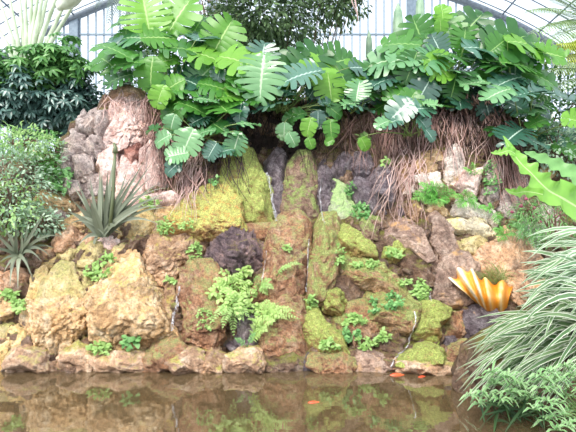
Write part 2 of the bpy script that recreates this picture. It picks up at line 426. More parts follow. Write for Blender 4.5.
r('olive', '41,306 45,290 52,276 61,267 75,267 82,278 87,294 82,305 60,307', 'wide smooth yellow-green slab leaning above the cracked tan block', D=.3, facets=5, rough=.7)
r('olive', '78,270 90,270 96,280 95,294 90,304 85,296 83,282', 'narrow dark olive slab beside pale green seedlings, left of the big tan boulder', D=.18)
r('ochre', '33,266 42,260 56,259 58,268 48,273 35,272', 'thin flat yellow stone under the reddish-brown stone')
r('brown', '35,260 36,252 46,246 55,250 57,259 44,263', 'small reddish-brown stone right of the grey spiky plant')
r('orange', '50,244 56,236 70,226 80,226 83,236 76,248 66,252 57,251', 'light orange slab leaning below the tan ledge, left of the agave')
r('olive', '57,254 66,247 76,250 79,262 70,268 60,268', 'olive square stone above the wide yellow-green slab')
r('olive', '77,258 82,246 92,243 105,246 106,256 98,269 80,269', 'smooth olive stone directly below the agave')
r('orange', '80,244 86,236 96,236 97,244 88,248', 'small orange stone wedged at the foot of the agave')
r('ochre', '106,260 114,248 124,244 130,250 122,260 112,265', 'wedge-shaped yellow stone on top of the big tan boulder')
r('pink', '95,246 103,239 116,236 119,243 110,250 98,251', 'small pink stone at the foot of the agave')
r('tan', '85,325 93,302 101,278 108,264 122,258 138,261 150,274 160,294 170,316 174,336 160,345 128,350 100,351 86,344', 'biggest boulder of the left side, warm tan with dark diagonal cracks and green right flank', D=.55, off=-.08, lump=1.2, rough=1.2, crack=.12)
r('ochre', '122,246 122,232 132,217 150,213 160,224 153,240 142,254 130,254', 'yellowish rugged rock right of the agave', rough=1.6)
r('ochre', '96,228 108,216 124,218 126,234 114,242 98,240', 'yellow-brown rock hidden behind the leaves of the agave')
r('brown', '140,262 148,240 162,228 182,228 200,236 206,252 190,270 176,292 166,292 156,280', 'tan-brown ribbed slab between the yellowish rock and the dark weeping rock', D=.4, off=.05, rough=1.4, crack=.1)
r('brown', '160,300 168,284 178,282 178,312 172,334 166,320', 'narrow brown rock left of the short stream', D=.2)
r('tan', '134,222 150,206 178,200 196,208 200,226 180,234 150,228', 'tan earthy slope rock under the left hanging roots', D=.3)
r('pink', '118,214 126,200 150,194 172,196 184,206 170,214 140,222', 'pale pink flat rock below the pink cliff')
# --- left cliff
r('lilac', '60,178 66,150 78,128 92,112 106,108 108,130 104,158 92,182 74,192', 'grey-lilac craggy cliff wedge behind smaller blocks, left of the pink cliff', D=.3, rough=2.2, lump=1.6, strata=.03)
for s_, l_ in (('76,132 84,120 96,112 100,124 90,136 80,140', 'topmost lilac block of the grey-lilac cliff'), ('92,126 100,112 108,110 109,128 100,138', 'lilac block against the upper edge of the pink cliff'),
  ('68,150 76,136 88,138 86,152 74,160', 'lilac block on the outer shoulder of the grey cliff'), ('86,152 90,138 102,136 106,150 98,160', 'lilac block in the middle of the grey cliff'),
  ('60,166 68,152 76,160 74,174 64,180', 'lowest outer lilac block of the grey cliff'), ('74,178 76,162 88,156 94,168 88,182', 'broad lilac block low on the grey cliff'),
  ('64,190 68,178 80,182 82,194 72,198', 'small lilac block at the very foot of the grey cliff'), ('78,124 86,114 90,118 82,128', 'thin brown-grey ledge stone on the outer crest of the grey cliff')):
    r('lilac', s_, l_, off=-.22, D=.26, n=5)
r('lilac', '80,200 84,178 98,166 108,176 106,196 94,206', 'grey pitted rock at the foot of the lilac cliff', rough=2)
r('pink', '102,148 104,122 114,104 134,98 150,110 150,136 136,148 118,156', 'broad pink-white cliff face under the top roots', D=.45, lump=1.5, rough=1.2, crack=.14)
r('pink', '94,186 97,168 104,152 116,154 120,172 116,192 104,198', 'pink upright rock below the left corner of the broad pink cliff face')
r('redbrown', '124,160 126,146 134,139 143,144 142,158 133,166', 'dark red-brown hollow rock set in the pink cliff', off=-.05)
r('pink', '116,196 116,170 124,160 136,164 144,184 144,200 128,206', 'pink wedge rock behind the top of the agave', off=-.05)
r('pink', '140,176 143,154 153,142 164,158 168,180 158,198 146,196', 'tall rounded pink rock at the right end of the pink cliff')
r('brown', '98,112 112,94 126,88 142,92 148,106 134,104 116,110', 'brown root-covered rock at the very top of the pink cliff', D=.3)
r('lilac', '60,160 70,140 80,132 82,146 72,166', 'small grey rock on the outer left flank of the lilac cliff')
r('tan', '36,204 42,192 62,194 78,202 80,214 62,216 44,212', 'pale tan ledge stone between the leafy shrub and the agave')
r('lilac', '46,224 50,210 62,208 68,218 60,228', 'small grey stone under the pale tan ledge')
r('tan', '62,228 70,216 84,212 90,222 80,232', 'sandy stone left of the agave base')
r('tan', '30,160 34,150 44,150 50,158 44,166', 'pinkish stone showing through the leafy shrub on the left')
# --- centre upper
r('dark', '226,160 232,130 252,112 276,112 290,130 288,158 262,172 240,168', 'added rock wall coloured dark for the shade under the central monstera', D=.25, off=.15, rough=2)  # two walls added to darken the recess, shade held in their colour
r('dark', '284,160 290,128 310,112 336,116 350,134 346,160 318,172', 'added rock wall coloured dark for the shade behind the dangling heart-shaped leaves', D=.25, off=.15, rough=2)
r('moss', '212,228 216,200 222,178 230,160 242,152 254,154 262,170 268,196 275,222 272,230 240,232', 'tall bright green moss mound left of the upper waterfall', off=-.1, D=.6, n=2.4, facets=2, grow=1.22, rough=.8)
r('hump', '166,234 176,216 192,202 208,192 224,192 236,206 240,232 200,238', 'orange-brown moss hump left of the bright green mound', D=.5, off=-.15, n=2.4, facets=2, grow=1.22)
r('wetrust', '206,194 210,176 220,164 232,166 230,184 222,198', 'dark brown rock with roots behind the green mound')
r('pillar', '284,230 284,196 290,172 298,161 308,162 316,180 320,208 322,230', 'rounded pillar rock with brown face and green mossy sides between two wet channels', D=.5, n=2.4, facets=2, grow=1.22)
r('algae', '326,234 327,198 331,172 344,169 352,190 360,214 364,242 342,240', 'narrow green algae-covered pillar right of the mossy brown pillar', D=.35, n=2.4, facets=2, grow=1.22)
r('wet', '262,190 264,160 276,150 286,160 286,200 280,226 270,222', 'dark wet rock face behind the upper waterfall', D=.35, rough=2, off=-.05)
r('wet', '314,200 314,168 324,156 334,170 332,228 322,230', 'dark wet channel rock between the brown and green pillars', D=.35, rough=2, off=-.05)
r('wet', '330,176 334,160 344,152 354,158 352,172 342,180', 'pale-edged wet rock above the green algae pillar', off=-.1)
r('wet', '352,168 356,154 368,154 374,166 368,178 356,178', 'wet lilac block in the upper right of the grotto', off=-.1)
r('wet', '366,182 374,172 392,170 398,180 396,196 388,208 378,202', 'angular blue-grey wet block beside a dark slanting crack', D=.35, off=-.15, n=4.5)
r('wet', '350,188 358,182 370,190 382,206 388,216 376,220 360,212', 'slanting wet stone below the dark crack', off=-.1)
r('pillar', '354,226 356,208 368,210 380,222 376,240 362,240', 'wet brown-green stone below the slanting wet stone')
# --- centre mound
r('wetpink', '207,262 212,242 226,234 248,233 262,242 268,258 262,272 246,282 228,284 214,276', 'dark purple weeping rock with pink knobs under the green mound', D=.5, rough=2.4, lump=1.5, off=-.05)
r('rust', '196,240 206,230 240,226 272,226 276,234 262,240 228,238 206,244', 'brown mossy lip of the ledge above the purple weeping rock', D=.25)
r('rust', '181,330 181,292 186,276 200,270 216,274 228,288 232,312 228,340 214,350 196,350 184,345', 'large rusty-brown moss boulder right of the short stream', D=.5, rough=1.6, off=-.05, crack=.05)
r('wet', '232,345 234,318 242,306 258,310 262,330 256,350 240,352', 'dark wet hollow rock behind the ferns')
r('rust', '250,292 258,274 268,266 276,280 272,300 258,306', 'brown rock behind the upper fern fronds')
r('rust', '264,290 267,262 271,240 281,227 296,223 306,232 308,256 304,282 294,300 276,304', 'orange-brown moss lobe with a pale crest, left of the narrow water channel', D=.55, n=2.7, facets=3, grow=1.26, off=-.05)
r('mossmix', '310,296 309,260 312,236 320,222 332,222 338,236 338,262 332,284 322,300', 'moss lobe with a yellow-green crown right of the narrow water channel', D=.55, n=2.7, facets=3, grow=1.26, off=-.05)
r('moss', '334,250 336,236 346,230 360,236 372,250 373,262 356,260 342,258', 'green-topped dark mound on the ledge below the algae pillar', D=.4, n=2.6, facets=3, grow=1.24)
r('mossmix', '340,272 346,260 362,260 382,270 398,286 408,302 400,310 382,298 360,286', 'long diagonal ridge of yellow-green moss', D=.4, n=2.6, facets=3, grow=1.24, off=-.1)
r('wetrust', '328,292 332,274 346,270 358,282 362,300 352,312 336,308', 'grey hollow rock below the diagonal moss ridge')
r('mossmix', '360,312 366,294 382,290 398,298 412,308 413,322 402,332 384,330 368,326', 'brown rock dotted with seedlings beside the right stream', D=.45, off=-.05)
r('rust', '346,330 350,308 364,304 380,316 386,334 374,346 354,346', 'rusty rock in the middle of the slope below the diagonal ridge')
r('rust', '262,356 261,330 266,308 282,298 300,304 309,324 310,348 302,358', 'large orange-brown moss boulder above the dark ragged waterline rock', D=.5, n=2.6, off=-.05)
r('rust', '288,306 298,290 308,292 312,306 306,318 296,318', 'small russet stone wedged between the two moss lobes')
r('moss', '300,318 306,306 318,310 330,328 342,342 346,354 328,356 312,352', 'bright green moss slope running down to the reddish waterline rock', D=.4, n=2.6, facets=3, grow=1.24, off=-.05)
r('moss', '318,300 326,290 340,292 346,304 340,314 326,312', 'small round green moss cushion above the bright moss slope', D=.3, n=2.4, facets=1, off=-.1)
r('mossmix', '326,330 334,314 346,312 352,330 350,348 338,346', 'mossy brown stone right of the bright moss slope')
r('wetrust', '376,352 384,336 398,332 406,342 402,358 386,360', 'wet pinkish-brown stones at the foot of the right stream', rough=2)
r('moss', '412,334 414,312 422,304 436,304 448,310 448,322 438,330 436,342 424,344', 'hanging moss hump between the right stream and the shell', D=.4, n=2.5, off=-.08)
r('rust', '436,324 446,314 460,314 466,328 456,338 442,336', 'russet rock behind the right mossy waterline boulders')
r('wet', '458,318 470,306 492,308 500,330 484,346 464,340', 'dark wet rock under the giant shell')
# --- right slope
r('wetrust', '396,272 400,254 412,245 424,256 432,272 426,286 410,286', 'dark ragged tufa knob on the right slope', rough=2.6, lump=1.6)
r('moss', '380,262 384,250 396,244 404,252 400,264 388,268', 'small green cushion left of the dark tufa knob', D=.25, n=2.4, facets=1)
r('slab', '404,300 402,280 414,280 428,286 434,300 428,308 414,308', 'brown earthy slab below the dark tufa knob')
r('slab', '386,240 390,224 402,216 412,220 422,242 432,264 424,268 408,254 396,252', 'purple-brown diagonal slab left of the long crack', D=.3, n=4.5, lump=.8)
r('slab', '423,214 432,210 440,220 452,238 460,256 448,266 436,252 428,234', 'long brown and orange diagonal slab right of the long crack', D=.3, n=5, lump=.7, off=-.04)
r('brown', '404,218 408,202 418,198 422,212 418,222', 'narrow upright brown stone beside the fern patch')
r('tan', '422,214 424,204 440,203 450,214 448,226 436,220', 'pale blocky stone under the fern patch')
r('white', '447,214 454,204 470,203 482,212 484,222 466,221 450,220', 'large pale pinkish-white stone right under the fern patch', D=.24, off=-.05)
r('yellow', '440,224 452,221 482,222 494,230 488,238 466,237 448,235', 'flat pale yellow slab under the pinkish-white stone', D=.26, off=-.08, strata=.04)
r('white', '480,220 484,210 492,208 498,220 494,230 484,226', 'small white stone at the right end of the yellow slab')
r('olive', '454,246 458,238 474,236 488,240 490,250 476,256 462,254', 'olive-grey stone below the yellow slab')
r('slab', '432,302 433,280 440,264 452,255 466,257 474,272 478,294 468,306 446,308', 'smooth grey-brown boulder behind the left side of the giant shell', D=.4, n=2.8, facets=4)
r('orange', '474,262 486,248 506,240 522,244 534,262 532,290 518,304 494,300 478,284', 'crumbly orange rock behind the dry grass tuft', D=.4, rough=2.4, lump=1.5)
r('tan', '520,296 526,278 540,274 548,290 540,304 526,306', 'pale rock showing behind the striped grass', )
r('tan', '414,168 424,152 436,146 445,152 446,166 434,174 420,176', 'tan angular rock beneath the right root curtain', n=4)
r('white', '404,196 406,180 420,172 436,176 442,190 428,198', 'pale pink flat rock below the tan angular rock')
r('white', '440,180 442,160 448,148 456,147 464,162 470,182 458,190 446,188', 'grey-white upright rock with a rounded top under the roots', D=.3, n=2.8)
r('pink', '458,186 460,172 470,174 479,172 480,184 474,198 464,194', 'pink notched rock in front of the grey-white upright one', D=.24, off=-.15)
r('lilac', '480,196 482,170 494,164 500,178 498,204 486,206', 'grey upright rock overgrown with tiny leaves', D=.3)
r('white', '508,186 514,176 521,167 526,180 530,194 518,192', 'bright white triangular rock among the roots on the right')
r('ochre', '536,176 542,166 554,163 559,170 550,180 541,182', 'yellow-orange rock behind the long bright green leaf')
r('lilac', '494,208 500,190 514,186 524,198 526,216 508,220', 'grey rock below the white triangular rock')
r('brown', '396,176 404,160 414,166 412,190 402,196', 'reddish rock in the middle of the right root curtain')
r('lilac', '524,236 530,214 548,206 562,220 560,242 540,248', 'dull grey rock under the ferns at the right')
for s, lab in (('96,208 104,202 112,208 106,215', 'sandy pebble stone left of the agave crown'), ('26,296 33,290 38,298 32,304', 'small tan chip between the orange block and the narrow slab'),
  ('160,338 168,330 175,336 170,344', 'small brown stone at the foot of the short stream'), ('226,346 233,340 240,346 234,353', 'dark stone above the joint of two waterline rocks'),
  ('302,362 308,354 314,360 312,370 304,371', 'dark little stone between the ragged and the reddish waterline rocks'), ('388,364 395,355 402,360 400,369 391,371', 'small grey stone in the mouth of the right stream'),
  ('470,222 476,216 484,222 478,229', 'pale chip on top of the yellow slab'), ('428,262 434,254 441,262 436,271', 'ochre stone at the lower end of the long crack'),
  ('498,232 505,226 512,234 506,241', 'pinkish stone right of the yellow slab'), ('392,212 398,204 405,211 400,219', 'small dark stone above the purple-brown diagonal slab'),
  ('446,200 452,194 460,199 455,206', 'pale stone half hidden by the right fern patch'), ('186,200 192,190 200,196 196,206', 'brown stone left of the orange moss hump')):
    r(random.choice(['brown', 'tan', 'slab']) if 'dark' not in lab else 'wet', s, lab)

# loose rubble filling the joints (nobody could count it)
bv0 = BVHTree.FromPolygons(bv, bf)
rv_, rf_ = [], []; iv, if_ = ico(2)
for k in range(2600):
    px = U(-30, 600); py = U(112, 372); Yb = bankY(px, py)
    if py < toppy(px) + 6: continue
    d = (P(px, py, 1) - Vector((0, 0, H))).normalized(); q, nn_, i_, t_ = bv0.ray_cast(Vector((0, 0, H)), d, 40)
    if q is None: continue
    sz = U(.03, .10); sq = Vector((U(.8, 1.6), U(.7, 1.1), U(.6, 1.1))) * sz; ro = Matrix.Rotation(U(0, 6), 3, 'Y'); sd_ = Vector((U(0, 99), 0, 0)); n0 = len(rv_)
    for v in iv:
        w_ = Vector((v.x * sq.x, v.y * sq.y, v.z * sq.z)) * (1 + .5 * noise.noise(v * 1.6 + sd_)); rv_.append(tuple(q + ro @ w_))
    rf_ += [tuple(i + n0 for i in f) for f in if_]
rub = mk('rubble', rv_, rf_, RM['wetrust'], loc=(0, 6.5, 0), smooth=False); tag(rub, 'small brown rubble wedged in the joints between the rocks', 'rubble', kind='stuff'); addb(rv_, rf_)

BVH = BVHTree.FromPolygons(BV, BF)
CAM = Vector((0, 0, H))
def hit(px, py, lift=0.0, dflt=None):
    d = (P(px, py, 1.0) - CAM).normalized(); q, nrm, i, t = BVH.ray_cast(CAM, d, 60)
    if q is None or q.y > 12: return (P(px, py, dflt if dflt else bankY(px, py)), Vector((0, -1, 0)))
    if nrm.dot(d) > 0: nrm = -nrm
    return (q + nrm * lift, nrm)

# ------------------------------------------------------------------ pond
def watermat():
    m, nt, N, L, out = nodes('pond_water')
    tc = N('ShaderNodeTexCoord'); mp = N('ShaderNodeMapping'); mp.inputs['Scale'].default_value = (1.2, 2.2, 1); L(tc.outputs['Object'], mp.inputs[0])
    nz = N('ShaderNodeTexNoise'); nz.inputs['Scale'].default_value = 2.2; nz.inputs['Detail'].default_value = 3; L(mp.outputs[0], nz.inputs[0])
    bp = N('ShaderNodeBump'); bp.inputs['Strength'].default_value = .018; bp.inputs['Distance'].default_value = .1; L(nz.outputs[0], bp.inputs['Height'])
    fr = N('ShaderNodeFresnel'); fr.inputs[0].default_value = 5.0; L(bp.outputs[0], fr.inputs['Normal'])
    gl = N('ShaderNodeBsdfGlossy'); gl.inputs['Roughness'].default_value = .015; L(bp.outputs[0], gl.inputs['Normal'])
    df = N('ShaderNodeBsdfDiffuse'); df.inputs[0].default_value = lin('#8c7656')
    tr = N('ShaderNodeBsdfTransparent'); tr.inputs[0].default_value = lin('#c9b48e')
    a = N('ShaderNodeMixShader'); a.inputs[0].default_value = .55; L(df.outputs[0], a.inputs[1]); L(tr.outputs[0], a.inputs[2])
    b = N('ShaderNodeMixShader'); L(fr.outputs[0], b.inputs[0]); L(a.outputs[0], b.inputs[1]); L(gl.outputs[0], b.inputs[2])
    L(b.outputs[0], out.inputs[0]); return m
o = mk('pond_water', [(-9, -1, 0), (9, -1, 0), (9, 7.0, 0), (-9, 7.0, 0)], [(0, 1, 2, 3)], watermat(), smooth=False)
tag(o, 'still brown reflecting water of the pond', kind='structure')
gv, gf = [], []
for i in range(61):
    for j in range(41):
        x = -9 + i * .3; y = -1 + j * .2; gv.append((x, y, -.75 + noise.fractal(Vector((x, y, 3)), .8, 2, 4) * .12))
for i in range(60):
    for j in range(40):
        a = i * 41 + j; gf.append((a, a + 41, a + 42, a + 1))
o = mk('pond_floor', gv, gf, plain('pond_mud', '#6b543c', .9, c2='#8a7050', sc=2)); tag(o, 'muddy floor of the pond', kind='structure')

# ------------------------------------------------------------------ streams
def streammat():
    m, nt, N, L, out = nodes('white_water')
    tc = N('ShaderNodeTexCoord'); mp = N('ShaderNodeMapping'); mp.inputs['Scale'].default_value = (30, 30, 5); L(tc.outputs['Object'], mp.inputs[0])
    nz = N('ShaderNodeTexNoise'); nz.inputs['Scale'].default_value = 1.5; nz.inputs['Detail'].default_value = 4; L(mp.outputs[0], nz.inputs[0])
    r = ramp(N, [(.44, (0, 0, 0, 1)), (.72, (1, 1, 1, 1))]); L(nz.outputs[0], r.inputs[0])
    b = N('ShaderNodeBsdfPrincipled'); b.inputs['Base Color'].default_value = (.85, .86, .92, 1); b.inputs['Roughness'].default_value = .15
    t = N('ShaderNodeBsdfTransparent'); mx = N('ShaderNodeMixShader'); L(r.outputs[0], mx.inputs[0]); L(t.outputs[0], mx.inputs[1]); L(b.outputs[0], mx.inputs[2])
    L(mx.outputs[0], out.inputs[0]); return m
M_ST = streammat()
def stream(pts, wpx, label, nm='water_stream', fine=8):
    L = []
    for (x0, y0), (x1, y1) in zip(pts, pts[1:]):
        for k in range(fine): t = k / fine; L.append((x0 + (x1 - x0) * t, y0 + (y1 - y0) * t))
    L.append(pts[-1]); m = MB(); n = len(L); C = []
    for i, (x, y) in enumerate(L): C.append(hit(x + U(-.4, .4), y, .03)[0])
    # smooth the depth so that the water falls cleanly
    for it in range(3): C = [C[0]] + [(C[i - 1] + C[i] * 2 + C[i + 1]) / 4 for i in range(1, n - 1)] + [C[-1]]
    vs = []; 
    for i, c in enumerate(C):
        ww = .8 * wpx * c.y / F * (.7 + .5 * R()); vs += [c + Vector((-ww / 2, 0, 0)), c + Vector((0, -.03, 0)), c + Vector((ww / 2, 0, 0))]
    fs = []
    for i in range(n - 1): a = 3 * i; fs += [(a, a + 1, a + 4, a + 3), (a + 1, a + 2, a + 5, a + 4)]
    m.add(vs, fs); o = m.build(nm, M_ST, loc=C[-1]); return tag(o, label, 'waterfall')
stream([(266, 174), (270, 188), (273, 205), (277, 222)], 4, 'thin white waterfall right of the bright green moss mound')
stream([(180, 286), (178, 300), (174, 314), (171, 332)], 4, 'short white trickle between the big tan boulder and the rusty boulder')
stream([(413, 312), (416, 320), (411, 332), (410, 344)], 2.4, 'white trickle beside the green-capped boulder on the right')
stream([(410, 344), (400, 354), (392, 362), (390, 368)], 2.0, 'low splash of water running into the pond at the foot of the right trickle')
stream([(308, 240), (307, 258), (306, 276), (308, 292)], 1.6, 'narrow dark water channel between the two moss lobes')
stream([(322, 180), (321, 196), (322, 212), (324, 224)], 1.8, 'faint film of water left of the algae pillar')
stream([(268, 250), (266, 266), (262, 282)], 1.8, 'faint trickle down the right side of the purple weeping rock')
stream([(426, 284), (429, 294), (432, 302)], 2, 'faint trickle left of the grey-brown boulder')

# ------------------------------------------------------------------ goldfish
def fish(px, py, z, ang, label, L=.2):
    Y = (H - z) / ((py - Y0) / F); c = P(px, py, Y); m = MB(); vs = []; fs = []
    n, k = 9, 8
    for i in range(n):
        t = i / (n - 1); rr = .16 * math.sin(PI * min(1, t * .9 + .06)) ** .8 * (1 - .55 * t)
        for j in range(k): a = 2 * PI * j / k; vs.append(Vector((t * .75, math.cos(a) * rr, math.sin(a) * rr * 1.15)))
    for i in range(n - 1):
        for j in range(k): fs.append((i * k + j, i * k + (j + 1) % k, (i + 1) * k + (j + 1) % k, (i + 1) * k + j))
    rot = Matrix.Rotation(ang, 4, 'Z'); T = lambda v: c + (rot @ (Vector(v) * L))
    m.add([T(v) for v in vs], fs)
    mat = plain('goldfish_skin', '#e0452a', .35, c2='#f07040')
    b = m.build('goldfish', mat, loc=c); tag(b, label, 'fish')
    t = MB(); t.add([T(v) for v in ((.72, 0, .02), (1.0, .02, .18), (.9, 0, 0), (1.0, -.02, -.18), (.72, 0, -.02))], [(0, 1, 2), (2, 3, 4), (0, 2, 4)]); t.build('tail', mat, b)
    t = MB(); t.add([T(v) for v in ((.2, 0, .15), (.35, 0, .28), (.55, 0, .1))], [(0, 1, 2)]); t.build('fin', mat, b)
fish(307, 404, -.015, .15, 'orange-red goldfish swimming in open water in the middle of the pond', .24)
fish(390, 376, -.01, .1, 'red goldfish close to the bank left of the mouth of the right trickle', .3)
fish(418, 378, -.01, .4, 'red goldfish close to the bank just below the flat pale stone', .2)

# ------------------------------------------------------------------ giant shell
def shell():
    Y = 6.75; m = MB(); sh = []; nu, nv = 96, 22
    hinge = P(484, 313, Y); s = Y / F
    rim = [(450, 279), (457, 271), (468, 268), (478, 276), (488, 281), (500, 283), (513, 281)]; foot = [(476, 303), (480, 306), (484, 309), (488, 312), (493, 314), (500, 315), (506, 313)]
    def at_(L_, u):
        q = u * (len(L_) - 1); k = min(int(q), len(L_) - 2); t = q - k; return (L_[k][0] * (1 - t) + L_[k + 1][0] * t, L_[k][1] * (1 - t) + L_[k + 1][1] * t)
    vs = []
    for i in range(nu + 1):
        u = i / nu; ph = u * 4.6 * 2 * PI + .4; rib = math.cos(ph); rib = math.copysign(abs(rib) ** .9, rib)
        (rx_, ry_), (fx_, fy_) = at_(rim, u), at_(foot, u)
        for j in range(nv + 1):
            v = j / nv; ext = 1 + .08 * rib * v ** 3
            px = fx_ + (rx_ - fx_) * v * ext; py = fy_ + (ry_ - fy_) * v * ext
            y = -math.sin(v * PI * .75) * .30 - math.sin(u * PI) * .22 - rib * .06 * (v ** .8) + .30 * v * v
            vs.append(P(px, py, Y + y)); sh.append(.5 + .5 * rib)
    fs = [(i * (nv + 1) + j, (i + 1) * (nv + 1) + j, (i + 1) * (nv + 1) + j + 1, i * (nv + 1) + j + 1) for i in range(nu) for j in range(nv)]
    mt, nt, N, L, out = nodes('shell')
    at = N('ShaderNodeAttribute', attribute_name='vein'); tc = N('ShaderNodeTexCoord')
    nz = N('ShaderNodeTexNoise'); nz.inputs['Scale'].default_value = 5; nz.inputs['Detail'].default_value = 6; L(tc.outputs['Object'], nz.inputs[0])
    ad = N('ShaderNodeMath', operation='MULTIPLY_ADD'); L(nz.outputs[0], ad.inputs[0]); ad.inputs[1].default_value = .9; 
    sx = N('ShaderNodeSeparateXYZ'); L(tc.outputs['Object'], sx.inputs[0])
    mm = N('ShaderNodeMath', operation='MULTIPLY_ADD'); L(sx.outputs[0], mm.inputs[0]); mm.inputs[1].default_value = -.55; mm.inputs[2].default_value = -.42
    m3 = N('ShaderNodeMath', operation='MULTIPLY_ADD'); L(at.outputs['Fac'], m3.inputs[0]); m3.inputs[1].default_value = .55; L(mm.outputs[0], m3.inputs[2])
    L(m3.outputs[0], ad.inputs[2])
    r_ = ramp(N, [(.12, lin('#e08a20')), (.4, lin('#f6b04c')), (.62, lin('#fbd9a0')), (.85, lin('#fff0de'))]); L(ad.outputs[0], r_.inputs[0])
    b = N('ShaderNodeBsdfPrincipled'); L(r_.outputs[0], b.inputs['Base Color']); b.inputs['Roughness'].default_value = .45; L(b.outputs[0], out.inputs[0])
    o = mk('giant_shell', vs, fs, mt, loc=hinge, attr=sh)
    md = o.modifiers.new('thick', 'SOLIDIFY'); md.thickness = .035
    tag(o, 'giant fluted clam shell, orange and white, standing on the wet rocks at the right', 'shell')
shell()

# ------------------------------------------------------------------ greenhouse
M_STEEL = plain('pale_steel', '#74828f', .5, c2='#8896a2'); M_DKSTEEL = plain('grey_steel', '#646c76', .5, c2='#7c848e')
def glassmat():
    m, nt, N, L, out = nodes('greenhouse_glass')
    d = N('ShaderNodeBsdfTranslucent'); d.inputs[0].default_value = (.86, .93, 1, 1); t = N('ShaderNodeBsdfTransparent'); t.inputs[0].default_value = (.93, .97, 1, 1)
    g = N('ShaderNodeBsdfGlossy'); g.inputs['Roughness'].default_value = .1
    mx = N('ShaderNodeMixShader'); mx.inputs[0].default_value = .82; L(d.outputs[0], mx.inputs[1]); L(t.outputs[0], mx.inputs[2])
    m2 = N('ShaderNodeMixShader'); m2.inputs[0].default_value = .05; L(mx.outputs[0], m2.inputs[1]); L(g.outputs[0], m2.inputs[2])
    L(m2.outputs[0], out.inputs[0]); return m
M_GLASS = glassmat()
def vz(x): return -8.9 + math.sqrt(24.3 ** 2 - x * x)
YB = 20.0
# gable wall
XS = [-15 + 30 * i / 78 for i in range(79)]
g = MB()
for a, b in zip(XS, XS[1:]): g.add([(a, YB + .03, 2), (b, YB + .03, 2), (b, YB + .03, vz(b)), (a, YB + .03, vz(a))], [(0, 1, 2, 3)])
o = tag(g.build('wall_back', M_GLASS, smooth=False), 'glazed gable wall of the greenhouse', kind='structure')
b_ = MB()
for x in XS: b_.box((x, YB, (2 + vz(x)) / 2), (.055, .06, vz(x) - 2))
for x in (-10.25, -3.6, 5.9, 10.2): b_.box((x, YB - .08, (2 + vz(x)) / 2), (.42, .16, vz(x) - 2))
for z in (4.5, 6.5, 8.6, 10.6, 12.25): b_.box((0, YB - .02, z), (2 * min(14.8, math.sqrt(max(0, 24.3 ** 2 - (z + 8.9) ** 2))), .08, .07))
b_.build('wall_frame', M_STEEL, o, smooth=False)
ar = MB(); ar.tube([(x, YB - .1, vz(x) - .12) for x in XS], .17, 6); ar.build('gable_arch', M_DKSTEEL, o)
g = MB(); XR = [-17 + 34 * i / 60 for i in range(61)]
for a, b in zip(XR, XR[1:]): g.add([(a, 4, vz(a) + .03), (b, 4, vz(b) + .03), (b, YB, vz(b) + .03), (a, YB, vz(a) + .03)], [(0, 1, 2, 3)])
o = tag(g.build('ceiling', M_GLASS, smooth=False), 'arched glass roof of the greenhouse', kind='structure')
rb = MB()
for i in range(24):
    y = YB - .4 - i * .65; rb.tube([(x, y, vz(x) - .02) for x in XR], .028, 4)
rb.build('glazing_bar', M_DKSTEEL, o)
pb = MB()
for i in range(0, 61, 3): x = XR[i]; pb.tube([(x, 4, vz(x) - .06), (x, YB, vz(x) - .06)], .04, 4)
pb.build('purlin', M_DKSTEEL, o)

# ------------------------------------------------------------------ monstera leaves
def monstera_mesh(name, lobes=7, gap=.3, start=.42, seed=0, droop=.3, wide=1.12, fold=.16):
    rnd = random.Random(seed); vs = []; at = []; fs = []
    NS = 7
    def E(t, sg):
        a = math.radians(158 * (1 - t) + 1); rr = .46 + .24 * (math.cos(a) > 0) * max(0, math.cos(a)) ** 1.6 + .04 * math.sin(a)
        return Vector((sg * rr * math.sin(a) * wide, .31 + rr * math.cos(a), 0))
    for sg in (-1, 1):
        wob = [rnd.uniform(-.10, .10) for _ in range(lobes)]; ln = [rnd.uniform(.95, 1.04) for _ in range(lobes)]; gg = [gap * rnd.uniform(.7, 1.2) for _ in range(lobes)]
        st = [start * rnd.uniform(.75, 1.25) for _ in range(lobes)]
        for i in range(lobes):
            t0, t1 = i / lobes, (i + 1) / lobes; tc = (t0 + t1) / 2; base = len(vs)
            for s_i in range(NS):
                s = s_i / (NS - 1)
                k = max(0, (s - st[i]) / (1 - st[i])); nar = 1 - gg[i] * (k ** .5) * (1.0 if k > 0 else 0)
                if gap and s_i == NS - 1: nar *= .74
                for c in (-1, 0, 1):
                    t = tc + c * (t1 - t0) / 2 * nar
                    if i == lobes - 1 and c == 1 and gap: t = min(t, 1)
                    B = Vector((0, .98 * min(1, t * .93), 0)); e = E(t, sg)
                    ss = s * ln[i] if c == 0 else s * ln[i] * .985
                    p = B.lerp(e, ss)
                    p.y += .16 * s * s * (1 - t)          # fingers sweep forward
                    x = abs(p.x)
                    p.z = fold * x - droop * (p.y ** 2) * .6 - .22 * x * x + wob[i] * s * s - (.018 * abs(c) * (1 - s) if k == 0 else 0)
                    vs.append(p); at.append(min(1, s + (.06 if c else 0)) if s > 0 else 0.0)
            for a in range(NS - 1):
                for c in range(2):
                    q = base + a * 3 + c
                    f = (q, q + 1, q + 4, q + 3); fs.append(f if sg > 0 else f[::-1])
    b = bmesh.new(); lay = b.verts.layers.float.new('vein'); bv_ = [b.verts.new(v) for v in vs]
    for v, a in zip(bv_, at): v[lay] = a
    for f in fs:
        try: b.faces.new([bv_[i] for i in f])
        except ValueError: pass
    bmesh.ops.remove_doubles(b, verts=b.verts, dist=.0015)
    for f in b.faces: f.smooth = True
    me = bpy.data.meshes.new(name); b.to_mesh(me); b.free(); return me

